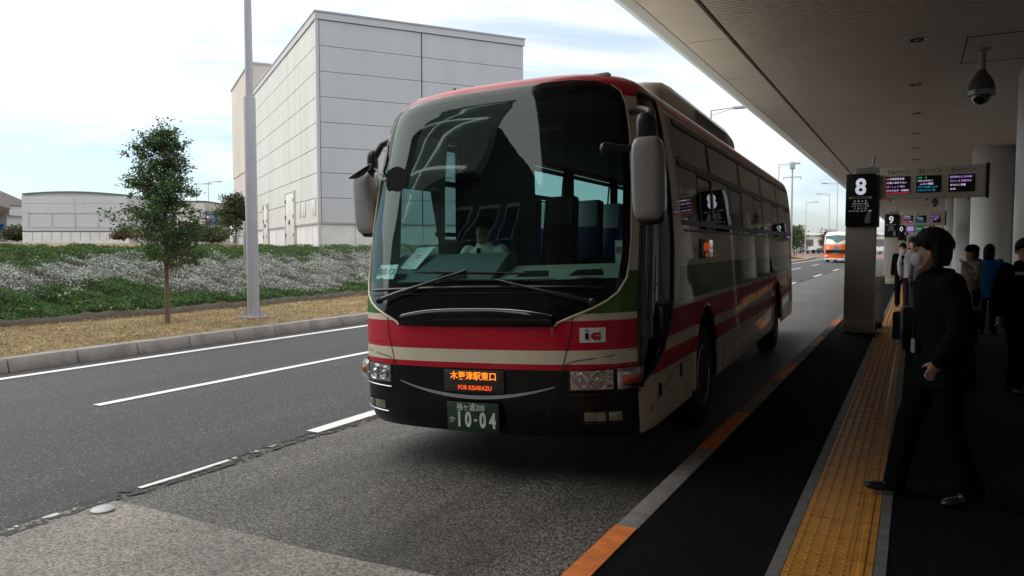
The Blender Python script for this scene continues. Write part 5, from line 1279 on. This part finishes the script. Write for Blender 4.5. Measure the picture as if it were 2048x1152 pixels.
    for S_ in 'RL':
        a,e,c=V('sh'+S_),V('el'+S_),V('wr'+S_); e2=a.lerp(e,.5); c2=e.lerp(c,.5)
        limb(C,[a+Vector((0,0,-.005)),e2,e,c2,c.lerp(e,.05)],[.075*k*g,.068*k*g,.060*k*g,.057*k*g,.048*k*g],14)
    ct=fuse(C,'jacket',top or navy,t,max(vox,.009),3)
    if collar is not None:
        w=MB(); w.tube([V('neck')+Vector((.078*k*math.cos(a),.02+.082*k*math.sin(a),.035+.012*math.sin(a))) for a in np.linspace(-PI*1.25,PI*.25,17)],[.022]*17,8); fuse(w,'collar',collar,ct,.009,2)
    if hood:
        w=MB(); w.ell(V('neck')+Vector((0,-.11,-.02)),.13*k,.08*k,.10*k); fuse(w,'hood',collar or top,ct,.01,2)
    # trousers
    T=MB()
    for S_ in 'RL':
        h,kn,an=V('hp'+S_),V('kn'+S_),V('an'+S_); up=h+Vector((0,0,.06))
        T.tube([up,h,h.lerp(kn,.5),kn,kn.lerp(an,.5),an+Vector((0,0,.02)),an+(an-kn).normalized()*.035],[.10*k,.105*k,.092*k,.078*k,.072*k,.070*k,.072*k],14)
    T.ell(V('hip'),.16*k,.115*k,.12*k); fuse(T,'trousers',bottom or blk,t,max(vox,.009),3)
    for S_ in 'RL':
        an=V('an'+S_); p=j['to'+S_]; yw=Matrix.Rotation(p,3,'X')
        w=MB(); 
        for (y,z,rx,ry,rz_) in ((.02,-.035,.040,.075,.042),(.11,-.050,.046,.085,.030),(-.045,-.045,.036,.045,.038)): w.ell(an+yw@(Vector((0,y,z))*k),rx*k,ry*k,rz_*k,14,9,rot=yw)
        fuse(w,'shoe',shoe,t,.006 if vox<.01 else .01,2)
    if extra: extra(t,V,hp,ct)
    return t
M['maskw']=pm('white mask cloth',(.42,.43,.44),.85,var=.04)
# walking man, in profile
def ex1(t,V,hp,ct):
    w=MB(); w.box(-.03,.03,.0,.006,1.04,1.13,M4=Matrix.Translation((.02,.165,-.1))); w.build('name_badge',pm('badge grey',(.22,.22,.22),.6),t)
    w=MB(); w.tube([(.03,.165,1.04),(.06,.16,1.2),(.07,.10,1.42)],.004,5); w.build('neck_strap',M['black'],t)
person('man in a black coat with a white face mask striding left across the walkway',(.17,5.46,.152),R(110),
 dict(hip=(0,-.02,.90),neck=(0,.03,1.43),head=(0,.085,1.58),shR=(.17,.03,1.385),shL=(-.17,.03,1.385),elL=(-.24,-.0,1.11),wrL=(-.235,.115,.92),elR=(.24,-.06,1.11),wrR=(.23,-.02,.88),
  hpR=(.09,0,.89),hpL=(-.09,0,.89),knL=(-.10,-.02,.49),anL=(-.105,-.15,.10),knR=(.10,.15,.50),anR=(.105,.22,.09),toR=.08,toL=-.2),
 H=1.70,top=navy,bottom=blk,hairlen=.03,coat_len=.06,mask=True,vox=.007,look=R(-20),coat_r=1.12,collar=navy,extra=ex1)
def lab(t,V,hp,ct):
    w=MB(); w.box(-.06,.06,0,.006,0,.035,M4=Matrix.Translation((.08,.155,1.30))@Matrix.Rotation(R(4),4,'Y')); w.build('chest_tag',M['maskw'],t)
    w=MB(); w.box(-.03,.03,0,.006,0,.08,M4=Matrix.Translation((-.10,.16,1.12))); w.build('arm_tag',M['maskw'],t)
person('man in a black coat with glasses and a pale chest tag at the right edge',(1.06,10.0,.152),R(196),
 dict(knR=(.10,.12,.50),anR=(.105,.10,.085),anL=(-.10,-.12,.10),elR=(.26,-.02,1.11),wrR=(.27,.06,.87)),H=1.67,top=blk,bottom=blk,glasses=True,coat_len=.08,coat_r=1.1,vox=.01,extra=lab,collar=blk)
floral=pm('floral coat cloth',(.12,.10,.08),.9,var=.75,scale=22); bluec=fabric('blue jacket cloth',(.006,.06,.19)); whitej=fabric('white jacket cloth',(.36,.36,.37)); redc=fabric('dark red cloth',(.22,.012,.03)); grey=fabric('grey sweater cloth',(.06,.065,.075))
person('woman in a black hat and pale floral coat with one hand at her mouth',(.84,14.6,.152),R(118),dict(elL=(-.24,.05,1.13),wrL=(-.05,.17,1.40),elR=(.22,.0,1.12)),H=1.60,top=floral,bottom=blk,cap=True,hairlen=.06,coat_len=.22,vox=.014)
person('long haired woman in a bright blue jacket seen from behind by the round column',(1.20,16.3,.152),R(-20),{},H=1.62,top=bluec,bottom=blk,hairlen=.24,vox=.014,coat_len=.1)
def stripe(t,V,hp,ct):
    w=MB(); w.tube([(-.02,.145,.85),(-.02,.155,1.1),(-.02,.15,1.3),(-.05,.09,1.46)],[(.028,.012)]*4,6); w.build('red_front',redc,ct,smooth=True)
    for s in(-1,1):
        w=MB(); w.ell((s*.20,0,1.34),.088,.092,.10); w.tube([(s*.215,-.005,1.33),(s*.235,-.02,1.16)],[.088,.080],12); w.build('dark_shoulder',navy,ct,smooth=True)
person('tall man in a white jacket with dark shoulders and a red collar, facing the viewer',(-.04,20.5,.152),R(186),dict(elR=(.25,0,1.12)),H=1.79,top=whitej,bottom=fabric('dark purple trousers',(.03,.012,.03)),collar=redc,vox=.014,coat_r=1.1,extra=stripe,hood=True)
person('short dark haired person just behind the man in the white jacket',(-.28,22.6,.152),R(170),{},H=1.66,top=blk,bottom=blk,vox=.016)
person('person in a grey sweater and dark vest, standing right of the white jacket',(.16,19.4,.152),R(150),{},H=1.74,top=grey,bottom=blk,vox=.014)
# luggage beside them
sc_=thing('suitcase','black upright suitcase with its telescopic handle pulled out, by the waiting people','suitcase',(.06,13.2,.152),R(10))
w=MB(); w.box(-.22,.22,-.14,.14,.06,.68); w.build('shell',pm('black suitcase shell',(.010,.010,.012),.35,var=.1),sc_,bevel=.035)
w=MB()
for x in(-.1,.1): w.tube([(x,.10,.66),(x,.10,1.08)],.010,8)
w.tube([(-.1,.10,1.08),(.1,.10,1.08)],.014,8); w.build('handle',M['galv'],sc_,smooth=True)
for x in(-.17,.17):
    for y in(-.1,.1):
        w=MB(); w.lathe([(.03,-.012),(.03,.012)],14,'x',(x,y,.03)); w.build('wheel',M['black'],sc_)
s2_=thing('suitcase','small dark suitcase with a blue luggage tag, standing left of the upright one','suitcase',(-.12,14.2,.152),R(-8))
w=MB(); w.box(-.17,.17,-.11,.11,.05,.52); w.build('shell',pm('dark suitcase shell',(.02,.018,.022),.4,var=.1),s2_,bevel=.03)
w=MB(); w.box(-.13,-.05,-.125,-.11,.08,.24); w.build('luggage_tag',bluec,s2_,bevel=.004)
w=MB(); w.tube([(-.07,.05,.5),(-.07,.05,.56),(.07,.05,.56),(.07,.05,.5)],.009,6); w.build('handle',M['black'],s2_)
# driver
def belt(t,V,hp,ct):
    w=MB(); w.ell(hp(0,0,.085),.095,.115,.06); w.tube([hp(0,0,.06),hp(0,.0,.068)],[(.10,.135)]*2,20); w.build('cap',navy,t,smooth=True)
    w=MB(); w.prism([(-.02,1.40),(.02,1.40),(.03,1.15),(0,1.10),(-.03,1.15)],.128,.136,'y'); w.build('necktie',navy,t)
dr=person('bus driver in a white shirt and dark cap at the steering wheel',(0,0,0),R(180),dict(hip=(0,0,.90),hpR=(.10,.02,.90),hpL=(-.10,.02,.90),knR=(.16,.42,.90),knL=(-.16,.42,.90),anR=(.16,.5,.50),anL=(-.16,.5,.50),elR=(.25,.14,1.16),wrR=(.15,.36,1.20),elL=(-.25,.14,1.16),wrL=(-.15,.36,1.20)),
  H=1.68,top=fabric('white shirt cloth',(.80,.82,.82)),bottom=blk,vox=.012,coat_len=-.06,extra=belt)
dr.matrix_world=BM@Matrix.Translation((-.64,1.52,.37))@Matrix.Rotation(PI,4,'Z')
# ================================================================ FAR END OF THE ROAD
# island planting
sheet('grass_island',[(-40,97),(-12.2,97),(-11.6,99),(-12.5,116),(-16,121),(-40,121)],.16,M['drybase'])
k_=MB(); k_.tube([(-11.3,95,.08),(-11.6,99,.08),(-12.5,116,.08),(-16,121,.08),(-40,121,.08)],.14,6); struct(k_.build('island_kerb',M['kerb']))
def sm(label,x,y,h,seed,mats,rad=.9,pr=rnd):
    return tree(label,(x,y,0),h,rad,pr,2600,.3,seed,mats,name='small_tree',nb=22,clus=.32,group='small trees beyond the bus',trunk_r=.09,z0=.25)
fgreen=[leafmat('far green',(.06,.11,.035),.3),leafmat('far green dark',(.03,.06,.02),.3),leafmat('far green light',(.10,.16,.05),.3),leafmat('far green brown',(.10,.07,.03),.3)]
sm('bright green staked young tree left of the orange bus',-15.9,120,4.4,21,fgreen,1.5)
sm('small green tree in front of the parked dark van',-20.0,116,3.0,22,fgreen,1.1)
sm('brownish tree right at the rear corner of the parked bus',-19.6,100,3.8,23,[olive[0],olive[3],aut[2],olive[1]],1.3)
sm('red leaved tree behind the bright green staked tree',-19.5,150,5.2,24,aut,2.2)
sm('dark red tree beside the left edge of the orange bus',-14.0,150,4.2,25,aut,1.8)
sm('orange brown tree seen between two numbered pillars',-8.8,150,6.0,26,[aut[0],aut[3],olive[2],aut[1]],2.4)
bush('pale dry pampas-like clump beside the rear corner of the bus',(-19.3,108,.1),1.8,1.9,1500,dry,9,.35,group=None)
# vehicles in the car park
carb=pm('black car paint',(.012,.013,.016),.15,coat=1,var=.05); cars=pm('silver car paint',(.42,.43,.45),.2,metal=.4,coat=1,var=.03); cgl=pm('car glass',(.02,.025,.03),.05,var=.05)
def car(label,loc,rz,paint,van=False,group='cars in the car park'):
    t=thing('parked_car',label,'car',loc,rz,group)
    H=1.85 if van else 1.45; L_=4.8; Wd=1.75
    side=[(-2.4,.35),(-2.38,.8),(-2.2,.95),(-1.3,1.02),(-.6,H-.06),(.2,H),(1.7,H-.05),(2.2,1.1),(2.38,.9),(2.4,.35)] if not van else [(-2.4,.35),(-2.4,.9),(-1.9,1.1),(-1.3,H-.08),(-.8,H),(2.1,H),(2.3,1.1),(2.4,.9),(2.4,.35)]
    b=MB(); n=len(side); vs=[]
    for y,s_ in ((-Wd/2,0),(-Wd/2+.12,1),(Wd/2-.12,1),(Wd/2,0)):
        for (x,z) in side: vs.append((x*(1 if s_ else .985),y if z<1.05 else y*.86,z if s_ else min(z,z*.985)))
    fs=[tuple(range(n)),tuple(range(4*n-1,3*n-1,-1))]
    for k in range(3):
        for i in range(n): fs.append((k*n+i,k*n+(i+1)%n,(k+1)*n+(i+1)%n,(k+1)*n+i))
    b.add(vs,fs); b.build('body',paint,t,bevel=.04)
    g=MB()
    for s_ in (-1,1):
        y=s_*(Wd/2*.86+.004); g.add([(-1.15,s_*(Wd/2*.875),1.08),(-.5,y,H-.14),(1.6,y,H-.14),(1.95,s_*(Wd/2*.875),1.1)],[(0,1,2,3)])
    g.add([(-1.36,-.6,1.1),(-1.36,.6,1.1),(-.72,.56,H-.12),(-.72,-.56,H-.12)],[(0,1,2,3)]); each(g,'window',cgl,t)
    for x in (-1.5,1.45):
        for y in (-.8,.8):
            w=MB(); w.lathe([(.2,-.11),(.32,-.11),(.34,-.06),(.34,.06),(.32,.11),(.2,.11)],16,'y',(x,y,.33)); w.build('wheel',M['rubber'],t,smooth=True)
    for y in (-.6,.6):
        w=MB(); w.ell((-2.38,y,.72),.06,.2,.09); w.build('headlight',M['white'],t,smooth=True)
    return t
car('dark van parked behind the small green tree',(-21.8,180,.01),R(100),carb,True)
car('dark low car parked right of the dark van',(-18.6,184,.01),R(50),carb)
car('silver car seen in the gap between the first two numbered pillars',(-7.4,168,.01),R(70),cars)
ft=thing('distant_terminal','long pale low building on the horizon beyond the car park','building',(-45,300,0),R(-4))
w=MB(); w.box(-30,190,0,30,0,5.5); w.build('wall',M['panel_l'],ft)
w=MB(); w.box(-31,191,-1,31,5.5,6.4); w.build('roof',M['white'],ft)
w=MB()
for x in range(-28,188,6): w.box(x,x+4,-.05,0,1.5,4)
w.build('window_band',M['joint'],ft)
hl=MB()
for k in range(40):
    x0=-420+k*26; h0=7.5+2.2*math.sin(k*.7)+1.5*math.sin(k*1.9); h1=7.5+2.2*math.sin((k+1)*.7)+1.5*math.sin((k+1)*1.9)
    hl.add([(x0,700,0),(x0+26,700,0),(x0+26,720,h1),(x0,720,h0),(x0+26,800,0),(x0,800,0)],[(0,1,2,3),(3,2,4,5)])
struct(hl.build('distant_hills',pm('blue hills',(.20,.26,.34),.9)))
# ---- the orange coach coming towards us
ob=thing('orange_coach','orange and white coach driving up in the far lane, partly hidden by the numbered pillar','bus',(-7.15,84.5,0),R(-3))
orm=pm('orange paint',(.80,.14,.02),.25,coat=1,var=.05); ocr=pm('coach white paint',(.75,.75,.72),.25,coat=1,var=.03); otl=pm('coach windscreen',(.05,.15,.14),.05,var=.3,coat=1)
b=MB()
def coachring(z,w_,f,mi=0):
    return [(-w_,9.9,z),(-w_,.5+f,z),(-w_*.8,.12+f,z),(0,f,z),(w_*.8,.12+f,z),(w_,.5+f,z),(w_,9.9,z)]
zs=[(.35,1.2,.05,0),(.8,1.245,0,0),(1.25,1.245,.03,0),(1.9,1.24,.1,1),(2.8,1.18,.3,1),(3.1,1.05,.5,1),(3.2,.7,.9,1)]
vs=[];fs=[];mi=[]
for z,w_,f,_ in zs: vs+=coachring(z,w_,f)
for i in range(len(zs)-1):
    for k in range(6):
        fs.append((i*7+k,i*7+k+1,(i+1)*7+k+1,(i+1)*7+k)); mi.append(0 if i<3 or (i<4 and k in (0,5)) else 1)
fs.append(tuple(range(6*7,7*7))); mi.append(1); fs.append(tuple([i*7 for i in range(7)]+[i*7+6 for i in range(6,-1,-1)])); mi.append(1)
b.v=vs;b.f=fs;b.m=mi; b.build('body',[orm,ocr],ob,smooth=True,angle=50)
w=MB(); w.add([(-1.08,.20,1.3),(0,.01,1.3),(1.08,.20,1.3),(1.05,.40,2.75),(0,.26,2.85),(-1.05,.40,2.75)],[(0,1,4,5),(1,2,3,4)]); w.build('windscreen',otl,ob)
w=MB()
for s_ in (-1,1):
    for k in range(6): w.box(min(s_*1.235,s_*1.25),max(s_*1.235,s_*1.25),1.0+k*1.45,2.35+k*1.45,1.75,2.65)
each(w,'side_window',cgl,ob)
w=MB(); w.box(-1.0,1.0,-.02,.06,1.0,1.32); w.build('black_band',M['black'],ob)
w=MB(); w.box(-1.15,1.15,-.06,.1,.3,.45); w.build('bumper',M['white'],ob,bevel=.02)
for s_ in (-1,1):
    w=MB(); w.ell((s_*1.38,-.1,2.1),.1,.08,.26); w.tube([(s_*1.2,.2,2.6),(s_*1.4,0,2.65),(s_*1.38,-.1,2.3)],.03,6); w.build('mirror',M['black'],ob,smooth=True)
    w=MB(); w.ell((s_*.95,.08,.68),.2,.08,.09); w.build('headlight',M['white'],ob,smooth=True)
    for y in (2.3,7.6):
        w=MB(); w.lathe([(.25,-.13),(.46,-.13),(.5,-.08),(.5,.08),(.46,.13),(.25,.13)],20,'x',(s_*1.12,y,.5)); w.build('wheel',M['rubber'],ob,smooth=True)
w=MB(); w.box(-.3,.3,-.05,.02,.92,1.0); w.build('destination_panel',pm('sign grey',(.25,.25,.24),.5),ob)
